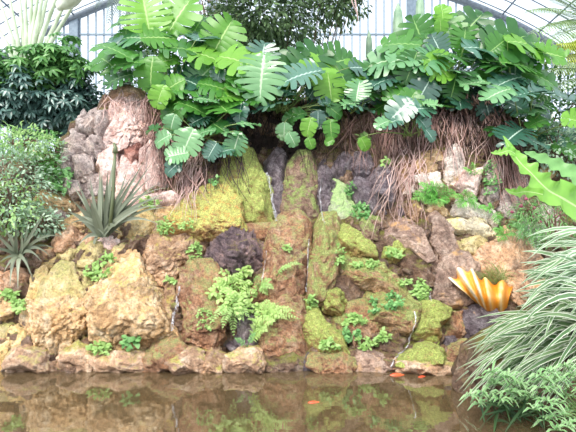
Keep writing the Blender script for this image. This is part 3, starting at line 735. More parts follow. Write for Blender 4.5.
LM = {}
def leafmesh(kind, mat):
    k = (kind, mat.name)
    if k not in LM:
        if kind == 9: me = monstera_mesh('leaf', 8, 0.0, .9, 40, .45, .95, .22)       # whole heart-shaped young leaf
        else: me = monstera_mesh('leaf', 6 + kind % 4, [.26, .34, .22, .42, .2, .3][kind], [.5, .4, .55, .34, .6, .45][kind], kind + 3, [.3, .5, .15, .4, .6, .25][kind], [1.15, 1.05, 1.2, 1.08, 1.1, 1.22][kind])
        me.materials.append(mat); LM[k] = me
    return LM[k]

MATS = {'g': M_LEAF, 'l': M_LIME, 'b': M_BLUE, 'p': M_PALE}
def leaf(root, base, px, py, size, ang, up, Y, kind, mk_, stem=True, roll=0.0):
    c = P(px, py, Y); L = size * .98 * Y / F
    a = math.radians(ang); t = Vector((math.cos(a), -.25 * math.cos(2 * a) * 0 + U(-.25, .1), math.sin(a)))
    n = Vector((roll + U(-.15, .15), -(1 - up) - .05, up)).normalized()
    # keep the blade's own normal near n, let its tip tilt in depth so both can hold
    if abs(n.z) > .5: t = Vector((math.cos(a), -abs(math.sin(a)) * .8 if math.sin(a) < 0 else math.sin(a) * .6, math.sin(a) * .6))
    t.normalize(); n = (n - t * n.dot(t)).normalized(); x = t.cross(n)
    M = Matrix((( x.x, t.x, n.x, 0), (x.y, t.y, n.y, 0), (x.z, t.z, n.z, 0), (0, 0, 0, 1)))
    j = c - t * L * .45
    o = bpy.data.objects.new('leaf', leafmesh(kind, MATS[mk_])); COL.objects.link(o)
    o.parent = root; wl = root.matrix_world.translation
    o.matrix_basis = Matrix.Translation(j - wl) @ M @ Matrix.Scale(L, 4)
    if stem and base is not None:
        m = MB(); b = Vector(base) + Vector((U(-.15, .15), U(-.1, .1), 0)); mid = b.lerp(j, .55) + Vector((0, 0, (j - b).length * .18)) - n * .05
        pts = [(b * (1 - t_) ** 2 + mid * 2 * t_ * (1 - t_) + j * t_ * t_) for t_ in [k / 6 for k in range(7)]]
        m.tube(pts, .014, 5, .008); m.build('petiole', M_STEM, root)
    return o

def plantroot(name, px, py, Y, label, cat, group=None, z=None):
    p = P(px, py, Y)
    if z is not None: p.z = z
    return empty(name, p, label, cat, group)

def monstera(label, bx, by, bY, leaves, fill=None):
    """leaves: (px, py, size, angle, up, Y, kind, colour)"""
    root = plantroot('monstera', bx, by, bY, label, 'plant'); base = root.matrix_world.translation
    for lf in leaves: leaf(root, base, *lf)
    if fill:
        n, box, ylo, yhi, smin, smax, cols = fill
        for k in range(n):
            px = U(box[0], box[2]); py = U(box[1], box[3])
            ang = math.degrees(math.atan2(-(py - by), px - bx)) + U(-35, 35) if R() < .6 else U(200, 340)
            leaf(root, base, px, py, U(smin, smax), ang, U(.15, .75), U(ylo, yhi), random.randrange(6), random.choice(cols), stem=R() < .5)
    return root

# left mass, upper storey
monA = monstera('large monstera at the top left of the rocks with pale green backlit split leaves', 168, 92, 8.7, [
 (112, 46, 44, -20, .55, 8.3, 1, 'g'), (146, 14, 50, 100, .15, 8.6, 3, 'l'), (178, 14, 44, 60, .2, 8.7, 0, 'l'), (158, 36, 38, 20, .4, 8.5, 5, 'l'),
 (205, 52, 50, -15, .5, 8.3, 1, 'l'), (178, 46, 42, 10, .5, 8.4, 0, 'g'), (130, 62, 34, 190, .5, 8.3, 2, 'g'), (120, 75, 34, 200, .5, 8.3, 1, 'g'),
 (150, 70, 34, 260, .2, 8.2, 4, 'l'), (196, 26, 34, 70, .2, 8.8, 3, 'g'), (132, 36, 36, 150, .4, 8.6, 0, 'p'), (120, 20, 34, 130, .4, 8.8, 3, 'g'), (165, 60, 26, 30, .3, 8.3, 9, 'l')],
 (24, (105, 24, 215, 95), 8.4, 9.3, 20, 36, 'ggpb'))
monB = monstera('monstera spilling dark and light leaves down over the pink cliff edge and left roots', 200, 112, 8.6, [
 (236, 58, 46, -25, .45, 8.2, 0, 'l'), (222, 36, 40, 60, .2, 8.6, 5, 'l'), (215, 84, 40, -10, .45, 8.1, 1, 'g'), (188, 88, 34, 20, .5, 8.1, 0, 'g'), (172, 84, 30, 200, .3, 8.1, 4, 'l'),
 (160, 94, 24, 250, .2, 8.0, 9, 'l'), (190, 104, 34, -20, .6, 7.9, 1, 'g'), (205, 98, 26, 10, .6, 7.9, 5, 'p'), (222, 106, 34, -60, .4, 7.9, 2, 'g'), (240, 84, 34, 30, .5, 8.1, 0, 'g'),
 (228, 95, 28, 20, .5, 8.0, 5, 'l'), (250, 96, 26, -30, .4, 8.1, 0, 'g')], (28, (150, 60, 244, 124), 8.1, 8.7, 18, 32, 'ggbp'))
monC = monstera('monstera with small leaves hanging lowest, just above the orange moss hump', 196, 140, 8.0, [
 (172, 122, 19, 250, .3, 7.75, 4, 'p'), (188, 140, 29, 245, .2, 7.6, 0, 'p'), (163, 138, 20, 200, .3, 7.6, 9, 'p'), (178, 154, 24, 200, .4, 7.55, 2, 'p'), (174, 166, 20, 215, .3, 7.5, 9, 'b'),
 (212, 150, 20, 235, .3, 7.6, 2, 'b'), (236, 142, 24, 250, .35, 7.6, 1, 'p'), (248, 122, 26, 25, .7, 7.7, 1, 'p'), (232, 132, 24, 5, .7, 7.7, 0, 'p'), (205, 130, 24, 180, .6, 7.7, 1, 'p'),
 (154, 128, 17, 190, .6, 7.7, 9, 'g'), (218, 126, 20, -50, .4, 7.8, 0, 'g'), (226, 150, 19, 200, .6, 7.6, 5, 'b'), (200, 118, 22, 220, .4, 7.9, 3, 'b'), (240, 110, 20, 260, .3, 7.9, 9, 'b')])
monD = monstera('monstera above the waterfall with one big white-ribbed leaf and glossy grey-blue leaves', 282, 112, 8.7, [
 (261, 74, 50, 262, .25, 7.9, 3, 'p'), (302, 72, 50, 200, .55, 7.9, 3, 'b'), (273, 102, 40, 182, .75, 7.9, 1, 'b'), (262, 56, 34, 80, .1, 8.3, 3, 'b'),
 (310, 60, 44, 45, .15, 8.4, 0, 'g'), (334, 62, 40, 20, .2, 8.5, 2, 'g'), (318, 68, 40, 60, .15, 8.3, 4, 'l'), (345, 74, 36, 10, .3, 8.4, 0, 'l'), (292, 68, 38, 80, .1, 8.5, 2, 'g'),
 (330, 86, 30, 280, .2, 8.2, 5, 'l'), (346, 82, 28, 300, .25, 8.3, 0, 'g'), (277, 68, 34, 60, .15, 8.5, 4, 'l'), (366, 74, 26, 70, .2, 8.4, 0, 'g'), (362, 66, 30, 20, .4, 8.4, 1, 'b'), (242, 70, 36, 200, .3, 8.3, 4, 'g')],
 (26, (244, 66, 372, 104), 8.45, 9.2, 20, 36, 'ggbb'))
monE = monstera('young plant with small heart-shaped leaves dangling in the dark recess above the waterfall', 300, 112, 8.3, [
 (284, 130, 17, 265, .15, 7.9, 4, 'p'), (292, 138, 15, 300, .2, 7.9, 4, 'p'), (309, 125, 19, 255, .1, 7.9, 9, 'l'), (331, 127, 19, 275, .1, 7.9, 9, 'l'), (330, 141, 10, 200, .2, 7.9, 9, 'l'), (310, 142, 12, 290, .1, 7.9, 9, 'l'),
 (298, 114, 20, 200, .4, 8.0, 9, 'g'), (334, 110, 18, 330, .3, 8.0, 9, 'g'), (318, 118, 18, 270, .3, 8.0, 9, 'b'), (327, 102, 20, 20, .5, 8.1, 9, 'b'), (290, 118, 16, 240, .3, 8.0, 9, 'g')])
monF = monstera('small grey-green monstera standing on the saddle between the two leaf masses', 357, 112, 8.4, [
 (358, 90, 26, 80, .15, 8.1, 3, 'p'), (360, 105, 30, -5, .7, 8.0, 1, 'b'), (350, 103, 20, 190, .6, 8.1, 5, 'p'), (372, 92, 20, 40, .4, 8.3, 0, 'g'), (388, 94, 16, 30, .4, 8.4, 9, 'l')])
monG = monstera('huge monstera crowning the right root curtain with a dense heap of split leaves', 450, 108, 8.9, [
 (388, 58, 44, 170, .4, 8.3, 1, 'p'), (402, 42, 42, 150, .4, 8.4, 0, 'g'), (385, 78, 34, 195, .6, 8.2, 1, 'b'), (420, 34, 38, 110, .3, 8.6, 5, 'g'), (444, 30, 40, 75, .3, 8.6, 1, 'g'), (470, 26, 38, 50, .35, 8.6, 0, 'g'),
 (443, 14, 20, 95, .1, 8.5, 9, 'l'), (441, 26, 16, 280, .1, 8.4, 9, 'l'), (430, 58, 40, 215, .4, 8.0, 3, 'p'), (452, 52, 44, 30, .5, 8.1, 1, 'g'), (412, 66, 34, 250, .3, 8.0, 3, 'g'), (438, 66, 36, -40, .3, 8.0, 2, 'l'),
 (462, 70, 30, 10, .7, 8.0, 1, 'p'), (480, 46, 40, 15, .5, 8.3, 0, 'b'), (400, 92, 30, 200, .5, 8.0, 1, 'g'), (424, 90, 30, 240, .3, 8.0, 0, 'b'), (474, 82, 30, 190, .6, 7.9, 2, 'p'), (455, 84, 30, 260, .3, 8.1, 3, 'g'),
 (406, 56, 36, 200, .5, 8.1, 0, 'p'), (465, 40, 34, 80, .3, 8.5, 3, 'g'), (372, 64, 30, 160, .5, 8.5, 3, 'p')], (56, (375, 42, 500, 104), 8.2, 9.2, 18, 36, 'ggbgpb'))
monH = monstera('monstera at the upper right with broad bright green leaves reaching toward the glass roof', 508, 118, 8.7, [
 (505, 42, 52, 25, .25, 8.2, 0, 'g'), (528, 40, 50, 10, .45, 8.1, 1, 'l'), (548, 52, 36, -20, .4, 8.2, 5, 'l'), (520, 62, 44, 0, .5, 8.0, 3, 'g'), (510, 78, 36, 200, .5, 8.0, 1, 'b'), (540, 74, 36, -30, .4, 8.2, 4, 'g'),
 (496, 62, 36, 120, .4, 8.2, 5, 'g'), (492, 28, 30, 60, .5, 8.6, 2, 'p'), (528, 80, 34, -10, .6, 8.0, 3, 'b')], (24, (485, 50, 550, 115), 8.3, 9.1, 20, 36, 'gbbg'))
monI = monstera('monstera with long drooping grey-blue glossy leaves at the right edge', 530, 140, 8.0, [
 (556, 92, 56, -8, .6, 7.5, 3, 'b'), (518, 93, 40, 190, .7, 7.5, 3, 'b'), (500, 90, 34, 200, .6, 7.6, 1, 'p'), (516, 132, 38, 220, .6, 7.5, 3, 'b'), (528, 112, 24, 150, .7, 7.6, 9, 'p'), (535, 140, 30, -20, .6, 7.5, 1, 'b'),
 (578, 120, 26, 160, .2, 6.9, 9, 'l'), (540, 120, 24, 200, .5, 7.6, 9, 'g')], (14, (495, 95, 590, 150), 7.8, 8.5, 20, 34, 'gbpg'))
monJ = monstera('small dark-leaved climber growing on the right root curtain', 412, 136, 8.0, [
 (402, 108, 30, 215, .3, 7.7, 0, 'b'), (392, 120, 26, 190, .6, 7.7, 1, 'b'), (422, 108, 26, 20, .4, 7.7, 2, 'b'), (424, 123, 20, -40, .3, 7.7, 9, 'b'), (410, 100, 24, 60, .3, 7.8, 0, 'g'), (384, 122, 18, 210, .5, 7.7, 9, 'p'),
 (432, 104, 20, -10, .6, 7.7, 2, 'p'), (364, 143, 14, 300, .2, 7.9, 9, 'l'), (430, 134, 14, -50, .3, 7.7, 9, 'b')])

# ------------------------------------------------------------------ hanging roots
def roots(parent, n, x0, x1, y0, y1, lo, hi, mat, r0=.008, r1=.016, spread=18, lift=.05, slant=0, dfl=8.3, wild=1.0):
    m = MB()
    for k in range(n):
        px = U(x0, x1); py = U(y0, y1); ln = U(lo, hi); a = slant + U(-spread, spread); steps = max(6, int(ln / 5)); pts = []
        dx = math.tan(math.radians(a)); wv = U(0, 9); amp = U(.5, 3.0) * wild
        for s in range(steps + 1):
            t = s / steps; x = px + dx * ln * t + math.sin(wv + t * U(4.5, 5.5)) * amp; y = py + ln * t + math.cos(wv + t * 5) * amp * .4
            q, nr_ = hit(x, y, lift + .12 * math.sin(PI * t) * R(), dfl)
            pts.append(q)
        for it in range(2): pts = [pts[0]] + [(pts[i - 1] + pts[i] * 1.2 + pts[i + 1]) / 3.2 for i in range(1, len(pts) - 1)] + [pts[-1]]
        m.tube(pts, U(r0, r1), 4, r0 * .6)
    o = m.build('aerial_root', mat, parent); tag(o, kind='stuff'); return o
o = roots(monG, 150, 380, 500, 92, 118, 22, 50, M_ROOT, .006, .018, 20, wild=1.8); o['label'] = 'curtain of red-brown hanging roots'
roots(monG, 60, 392, 506, 96, 140, 30, 70, M_ROOTP, .005, .012, 22, wild=1.6)
roots(monG, 60, 484, 512, 110, 150, 50, 100, M_ROOT, .006, .014, 8, slant=18)
roots(monG, 80, 380, 500, 92, 120, 20, 50, M_ROOTD, .008, .016, 30, wild=2)
roots(monJ, 80, 352, 412, 104, 140, 20, 48, M_ROOT, .004, .011, 34, slant=-6, wild=2)
roots(monJ, 50, 388, 424, 140, 180, 30, 70, M_ROOTP, .004, .011, 22, slant=-12, wild=2)
roots(monC, 80, 150, 205, 118, 165, 25, 55, M_ROOT, .006, .014, 26, wild=1.8)
roots(monC, 46, 184, 206, 150, 180, 30, 50, M_ROOTP, .005, .011, 12, slant=-14, wild=1.6)
roots(monC, 50, 205, 240, 130, 160, 20, 50, M_ROOTD, .006, .012, 30, wild=1.6)
roots(monA, 40, 108, 160, 88, 104, 10, 26, M_ROOTP, .006, .014, 34, wild=1.6)
roots(monB, 60, 140, 200, 96, 130, 20, 50, M_ROOT, .006, .014, 30, wild=1.8)
roots(monD, 90, 238, 350, 96, 125, 20, 44, M_ROOTD, .006, .014, 26, wild=1.8)
roots(monE, 40, 250, 352, 120, 150, 16, 40, M_ROOTD, .004, .008, 30, wild=2)

# ------------------------------------------------------------------ small green plants
G_SEED = leafmat('seedling_leaf', '#7fae58', '#c2e090', .5, .35)
G_SEEDD = leafmat('creeper_leaf', '#4f8c48', '#97c97e', .45, .3)
G_FERN = leafmat('fern_leaflet', '#93bd62', '#d6ec9c', .5, .4)
G_FERNG = leafmat('dark_fern_leaflet', '#55a042', '#93d46a', .5, .35)
def leaflet(m, p, d, n, L, W, sag=.2):
    d = d.normalized(); s = d.cross(n)
    if s.length < 1e-4: s = d.orthogonal()
    s.normalize(); n = s.cross(d)
    vs = [p, p + d * L * .35 + s * W * .5 + n * .06 * L, p + d * L * .75 + s * W * .36 - n * sag * L * .3, p + d * L - n * sag * L, p + d * L * .75 - s * W * .36 - n * sag * L * .3, p + d * L * .35 - s * W * .5 + n * .06 * L, p + d * L * .5 - n * .02 * L]
    m.add(vs, [(0, 1, 6), (1, 2, 6), (2, 3, 6), (3, 4, 6), (4, 5, 6), (5, 0, 6)], [0, 1, 1, 0, 1, 1, 0])

def seedling(px, py, rx, ry, n, lpx, label, mat=None, name='seedling', cat='plant', grp=None, wr=.7):
    m = MB(); st = MB(); c0, n0 = hit(px, py, 0)
    for k in range(n):
        a = U(0, 2 * PI); q = math.sqrt(R()); x = px + math.cos(a) * rx * q; y = py + math.sin(a) * ry * q
        b, nr_ = hit(x, y, 0); L = .85 * lpx * b.y / F * U(.7, 1.3)
        tip = b + (nr_ + Vector((U(-.5, .5), -.3, U(0, .8)))).normalized() * L * U(.5, 1.5)
        m.tube([b - nr_ * .01, tip], .004, 4)
        for j in range(3):
            aa = U(0, 2 * PI); d = Vector((math.cos(aa), U(-.7, .1), math.sin(aa) * .8))
            leaflet(m, tip, d, Vector((0, -.6, .8)), L, L * wr, .2)
    r_ = empty(name, c0, label, cat, grp)
    m.build('foliage', mat or G_SEED, r_); return r_

def frond(parent, base, tip, W, mat, lift=.12, n=22, nrm=Vector((0, -.75, .65)), nm='frond', lw=.30, under=.0):
    m = MB(); base = Vector(base); tip = Vector(tip); ax = tip - base; L = ax.length; mid = base.lerp(tip, .5) + Vector((0, -.3, 1)).normalized() * L * lift * 2
    C = [(base * (1 - t) ** 2 + mid * 2 * t * (1 - t) + tip * t * t) for t in [i / n for i in range(n + 1)]]
    m.tube(C, .005, 4, .002)
    for i in range(2, n + 1):
        t = i / n; T = (C[i] - C[i - 1]).normalized(); s = T.cross(nrm).normalized(); w = W * (math.sin(PI * min(1, .12 + t * .9)) ** .8) * (1.15 - .5 * t)
        for sg in (-1, 1):
            leaflet(m, C[i], s * sg + T * .55 + Vector((U(-.15, .15), U(-.3, .3), U(-.2, .2))), nrm, w * U(.8, 1.1), L / n * .62, .35)
    return m.build(nm, mat, parent)

def fern(px, py, fr, label, mat, name='fern', W=9, lift=.12, n=18, dY=.0):
    """fr: (tip_px, tip_py, depth towards the eye)"""
    b, nr_ = hit(px, py, .02, 8.0); r_ = empty(name, b, label, 'fern')
    for (tx, ty, dz) in fr:
        t, _ = hit(tx, ty, 0); tY = min(t.y, b.y + .1) - .08 - dz
        frond(r_, b, P(tx, ty, tY), W * .8 * b.y / F, mat, lift, n)
    return r_

# ferns in the middle
fern(252, 343, [(276, 322, .15), (268, 332, .1), (262, 320, .2)], 'fern with one pale frond arching right, rooted on the yellow-cornered waterline rock', G_FERN, W=10, lift=.25, n=20)
fern(247, 348, [(234, 338, .1), (256, 332, .1)], 'tiny sprout with two broad dark leaves at the base of the arching pale fern frond', G_SEEDD, W=5, lift=.1, n=8)
fern(236, 296, [(212, 280, .2), (218, 296, .25), (228, 276, .2), (242, 272, .2), (252, 282, .2), (224, 312, .3), (236, 318, .3), (248, 306, .25), (208, 290, .2), (256, 294, .2), (240, 326, .3), (228, 300, .3)], 'big tangled light green fern hanging in front of the rusty boulder', G_FERN, W=8, lift=.2, n=9)
fern(232, 308, [(212, 322, .15), (222, 330, .2), (244, 322, .2), (250, 318, .2), (236, 300, .2), (234, 338, .2)], 'lower clump of light green fern below the big tangled fern', G_SEED, W=9, lift=.15, n=14)
fern(262, 318, [(296, 312, .15), (288, 320, .1), (276, 304, .15), (300, 320, .1), (270, 300, .1), (282, 308, .1)], 'fern clump spreading right over the orange-brown moss boulder', G_FERN, W=9, lift=.16, n=14)
fern(260, 288, [(272, 280, .1), (268, 296, .1), (256, 276, .1), (274, 290, .1)], 'small fern beside the trickle under the purple weeping rock', G_SEED, W=7, lift=.15, n=12)
fern(276, 276, [(304, 266, .12), (292, 268, .08)], 'thin single fern frond crossing the orange moss lobe', G_SEED, W=5, lift=.25, n=14)
# ferns on the right slope
fern(438, 200, [(412, 194, .1), (418, 184, .15), (430, 182, .15), (444, 184, .15), (456, 192, .1), (424, 204, .15), (440, 208, .2), (410, 200, .1), (450, 202, .15), (434, 190, .2), (426, 194, .2)], 'bright green fern patch at the left end of the pinkish-white stone', G_FERNG, W=12, lift=.16, n=16)
fern(466, 202, [(452, 196, .1), (464, 190, .1), (478, 200, .15), (484, 210, .1), (458, 208, .12), (474, 194, .1)], 'finer green fern patch in front of the pink notched rock', G_FERNG, W=10, lift=.14, n=14)
fern(492, 214, [(478, 208, .1), (488, 204, .1), (504, 218, .1), (500, 226, .12)], 'low fern trailing at the right end of the pale slabs', G_FERNG, W=9, lift=.14, n=12)
fern(504, 236, [(492, 230, .1), (500, 228, .12), (514, 236, .1), (498, 242, .12), (520, 224, .1)], 'small bright fern above the dry grass tuft', G_FERNG, W=9, lift=.14, n=12)
fern(532, 236, [(512, 226, .15), (522, 218, .2), (540, 214, .2), (552, 226, .2), (518, 240, .2), (536, 252, .3), (550, 244, .3)], 'pale grey-green fern just above the striped grass', leafmat('grey_fern', '#7fae7c', '#b5d4ac', .5, .3), W=13, lift=.16, n=16)
fern(474, 176, [(462, 168, .1), (472, 162, .1), (484, 170, .1)], 'tiny fern between the grey upright rock and its neighbour under the roots', G_FERNG, W=6, lift=.12, n=10)
for a in [
 (236, 292, 22, 24, 90, 6, 'ragged light green leaves of the plant under and around the big tangled fern', G_FERN), (262, 316, 16, 10, 40, 5, 'ragged light green leaves among the right fern clump', G_FERN),
 (98, 272, 12, 9, 30, 5, 'pale green seedlings in the gap left of the big tan boulder', G_SEED), (108, 262, 6, 4, 12, 5, 'small green sprouts on top of the wedge-shaped yellow stone', G_SEED),
 (12, 296, 8, 4, 14, 6, 'pale sprout at the left edge above the tan rock', G_SEED), (20, 306, 9, 6, 22, 5, 'seedlings between the tan rock and the wide yellow-green slab', G_SEED),
 (100, 350, 12, 7, 26, 6, 'pale green seedlings on the long low waterline rock, left of the single bright one', G_SEED), (131, 343, 6, 5, 14, 7, 'single bright green seedling with broad leaves on the long low waterline rock', G_SEEDD),
 (173, 282, 4, 3, 10, 5, 'tiny bright seedling at the top of the short trickle', G_SEED), (195, 253, 7, 10, 26, 4, 'light green creeper left of the purple weeping rock', G_SEED),
 (165, 228, 9, 6, 26, 4, 'green seedlings on the yellowish rock right of the agave', G_SEED), (186, 226, 8, 3, 16, 3.5, 'low green sprouts under the left root bundle', G_SEED), (214, 184, 4, 4, 12, 4, 'small green sprout among the left roots above the orange moss hump', G_SEEDD),
 (362, 212, 9, 8, 34, 4, 'creeper with round leaves in the hollow right of the algae pillar', G_SEEDD), (352, 190, 4, 6, 14, 4, 'dark small creeper above the round-leaved creeper', G_SEEDD), (364, 142, 6, 5, 8, 7, 'small fresh green sprout beneath the saddle between the leaf masses', G_SEED),
 (388, 164, 6, 4, 14, 4, 'bright sprout at the left foot of the right root curtain', G_SEED), (394, 254, 9, 4, 20, 4, 'seedlings beside the small green cushion', G_SEED), (338, 256, 5, 8, 18, 4, 'seedlings on the moss lobe right of the narrow channel', G_SEED),
 (366, 266, 14, 3, 26, 4, 'row of seedlings along the diagonal moss ridge', G_SEED), (392, 302, 10, 8, 36, 4, 'green seedlings dotted over the brown rock beside the right stream', G_SEEDD), (376, 308, 5, 8, 18, 4, 'seedlings left of the dotted brown rock', G_SEEDD),
 (420, 290, 7, 10, 40, 4.5, 'bright green creeper on the brown slab left of the grey-brown boulder', G_SEED), (354, 322, 10, 6, 30, 5, 'pale seedling cluster in the middle of the slope', G_SEED), (350, 336, 9, 5, 24, 5, 'fern-like sprouts just below the pale seedling cluster', G_SEEDD),
 (312, 302, 6, 7, 22, 4, 'seedlings between the two large moss boulders', G_SEED), (366, 346, 8, 4, 20, 5, 'sprouts above the flat grey-brown waterline rock', G_SEED), (380, 338, 6, 3, 14, 5, 'single low sprout left of the wet pinkish stones', G_SEED),
 (330, 345, 10, 4, 18, 5, 'sprouts at the foot of the bright moss slope', G_SEED), (286, 250, 4, 2, 8, 4, 'tiny sprout on the crest of the left moss lobe', G_SEED), (205, 322, 8, 12, 26, 3, 'scattered tiny sprouts on the rusty boulder', G_SEED), (404, 284, 6, 3, 14, 4, 'sprouts under the dark tufa knob', G_SEED),
 (490, 180, 8, 18, 60, 3.2, 'tiny-leaved creeper covering the grey upright rock', G_SEEDD), (60, 178, 12, 14, 70, 5, 'low green herbs at the outer foot of the lilac cliff', G_SEEDD), (150, 204, 10, 4, 20, 4, 'small sprouts on the pale pink flat rock', G_SEED)]:
    seedling(*a[:7], mat=a[7])

# ------------------------------------------------------------------ rosette plants with strap leaves
G_AGAVE = leafmat('agave_leaf', '#4e5844', '#9ba28c', .45, .08, vein='#6a7452', vw=.02, spec=.6, island=False)
G_SPIKE = leafmat('grey_spiky_leaf', '#4e5844', '#98a088', .45, .08, island=False)
def strap(root, base, tip, width, mat, bow=.25, segs=10, nm='leaf', curl=.0, fold=.35):
    base = Vector(base); tip = Vector(tip); L = (tip - base).length
    mid = base.lerp(tip, .5) + Vector((0, -.2, 1)).normalized() * L * bow
    pts = [(base * (1 - t) ** 2 + mid * 2 * t * (1 - t) + tip * t * t) for t in [k / segs for k in range(segs + 1)]]
    ws = [width * (.7 + .5 * math.sin(PI * min(1, t * 1.1 + .1))) * (1 - t ** 3) + .002 for t in [k / segs for k in range(segs + 1)]]
    d = (tip - base).normalized(); side = d.cross(Vector((0, -1, .3)))
    if side.length < .1: side = Vector((1, 0, 0))
    side = side.normalized() + Vector((U(-.3, .3), U(-.4, .4), 0)); m = MB(); m.ribbon(pts, side, ws, fold); return m.build(nm, mat, root)
b, _ = hit(106, 238, .03); Yg = b.y - .12
ag = empty('agave', b, 'large grey-green agave rosette with long pointed leaves growing on the left stones', 'plant')
for tx, ty, w_, bw in [(82, 195, 9, .05), (76, 178, 5, .0), (90, 178, 6, .0), (100, 166, 7, .0), (102, 172, 8, .02), (110, 190, 9, .02), (115, 150, 6, .0), (116, 176, 8, 0), (124, 184, 7, .05), (132, 176, 6, .05), (140, 168, 5, .05), (146, 158, 4, .03),
     (154, 160, 4, .05), (158, 184, 4, .15), (166, 194, 4, .2), (160, 198, 5, .2), (152, 206, 7, .2), (158, 224, 6, .35), (140, 212, 8, .25), (72, 200, 8, .1), (66, 212, 7, .3), (78, 246, 5, .45), (84, 240, 5, .4), (90, 200, 10, .05), (98, 190, 10, .03),
     (106, 196, 10, .05), (130, 196, 9, .1), (142, 186, 7, .1), (116, 226, 11, .3), (98, 214, 10, .2), (124, 206, 9, .15), (72, 184, 5, .05), (70, 224, 4, .5), (92, 258, 4, .5), (88, 186, 6, .1), (134, 214, 8, .3), (148, 194, 6, .3), (128, 168, 4, .0), (138, 176, 5, .15), (162, 206, 5, .25), (168, 188, 3, .3), (80, 216, 6, .3), (108, 170, 5, .1), (120, 232, 7, .4), (150, 178, 5, .08), (168, 208, 4, .25)]:
    strap(ag, b + Vector((U(-.08, .08), -.1, 0)), P(tx, ty, Yg - U(-.1, .35)), w_ * .66 * Yg / F, G_AGAVE, bw)
st_ = MB(); st_.tube([P(110, 226, Yg - .1), P(113, 196, Yg - .15), P(114, 172, Yg - .15), P(115, 152, Yg - .12)], .03, 7, .022); st_.tube([P(115, 153, Yg - .12), P(115.5, 148, Yg - .12), P(114, 143, Yg - .12)], .045, 7, .02); st_.build('flower_stalk', G_AGAVE, ag)
b, _ = hit(24, 258, .03); Yg = b.y - .2
sp = empty('spiky_rosette', b, 'grey spiky strap-leaved rosette at the left edge above the square orange block', 'plant')
for tx, ty, w_, bw in [(-4, 236, 3, .2), (-12, 250, 3, .3), (4, 272, 3.5, .45), (10, 286, 3.5, .5), (18, 290, 3.5, .5), (34, 282, 3.5, .5), (30, 274, 4, .45), (50, 256, 3, .4), (46, 240, 3, .25), (54, 248, 3, .3), (38, 226, 3, .1), (28, 222, 3, .05), (46, 212, 3, .05), (16, 222, 3, .05), (4, 226, 3, .1), (10, 232, 3, .1), (36, 234, 3, .15), (60, 236, 3, .25), (0, 262, 3, .4), (22, 230, 3, .1), (42, 262, 3, .4), (-10, 226, 3, .1), (30, 240, 4, .2), (48, 206, 2.5, .05)]:
    strap(sp, b + Vector((U(-.06, .06), -.05, 0)), P(tx, ty, Yg - U(0, .35)), w_ * Yg / F, G_SPIKE, bw)

# ------------------------------------------------------------------ striped grass
G_STRIPE = leafmat('striped_grass_blade', '#4c7444', '#8aa674', .4, .25, stripe=('#eef2e0', .62))
G_STRIPE2 = leafmat('striped_grass_blade_b', '#5a8858', '#9ab88c', .4, .25, stripe=('#e8eedc', .55))
def grass(bx, by, Y, n, lab, tips, wpx=5.2, mat=None, name='striped_grass', bow=(.15, .5), fold=.35):
    base = P(bx, by, Y); base.z = max(base.z, .05); r_ = empty(name, base, lab, 'plant'); m = MB()
    for k in range(n):
        tx = U(tips[0], tips[2]); ty = U(tips[1], tips[3]); tip = P(tx, ty, Y + U(-.75, .25)); b_ = base + Vector((U(-.3, .3), U(-.25, .35), U(-.15, .25)))
        L = (tip - b_).length; mid = b_.lerp(tip, .5) + Vector((U(-.1, .1), U(-.2, .1), 1)).normalized() * L * U(*bow)
        S = 9; pts = [(b_ * (1 - t) ** 2 + mid * 2 * t * (1 - t) + tip * t * t) for t in [i / S for i in range(S + 1)]]
        w_ = wpx * Y / F * U(.7, 1.2); ws = [w_ * min(1, .5 + t * 2) * (1 - t ** 4) + .001 for t in [i / S for i in range(S + 1)]]
        d = (tip - b_).normalized(); sd = d.cross(Vector((U(-.5, .5), -1, .4))).normalized(); m.ribbon(pts, sd, ws, fold)
    m.build('foliage', mat or random.choice([G_STRIPE, G_STRIPE2]), r_); return r_
rb_v, rb_f = ico(4)
pts = []
for v in rb_v:
    d = 1 + noise.fractal(v * 1.5 + Vector((9, 2, 4)), .8, 2, 4) * .15
    pts.append(Vector((3.75 + v.x * 1.75 * d, 5.0 + v.y * .95 * d, .15 + v.z * .95 * d)))
o = mk('earth_mound', pts, rb_f, M_BANK); tag(o, 'earth mound under the striped grass at the right', kind='structure')
grass(620, 300, 4.75, 110, 'upper clump of white-striped ribbon grass arching left beside the shell', (518, 250, 570, 340), bow=(.1, .35))
grass(600, 350, 4.6, 120, 'middle clump of white-striped ribbon grass with tips hanging low to the left', (474, 318, 545, 400), bow=(.1, .32))
grass(650, 285, 4.85, 100, 'white-striped ribbon grass clump at the right edge, topmost of the grass', (525, 236, 620, 330), bow=(.15, .4))
grass(620, 350, 4.4, 110, 'white-striped ribbon grass clump in the right corner with upright arching blades', (510, 290, 600, 420), bow=(.2, .5))
grass(570, 355, 4.7, 60, 'lowest white-striped ribbon grass clump over the water edge', (455, 335, 530, 410), wpx=4, bow=(.1, .35))
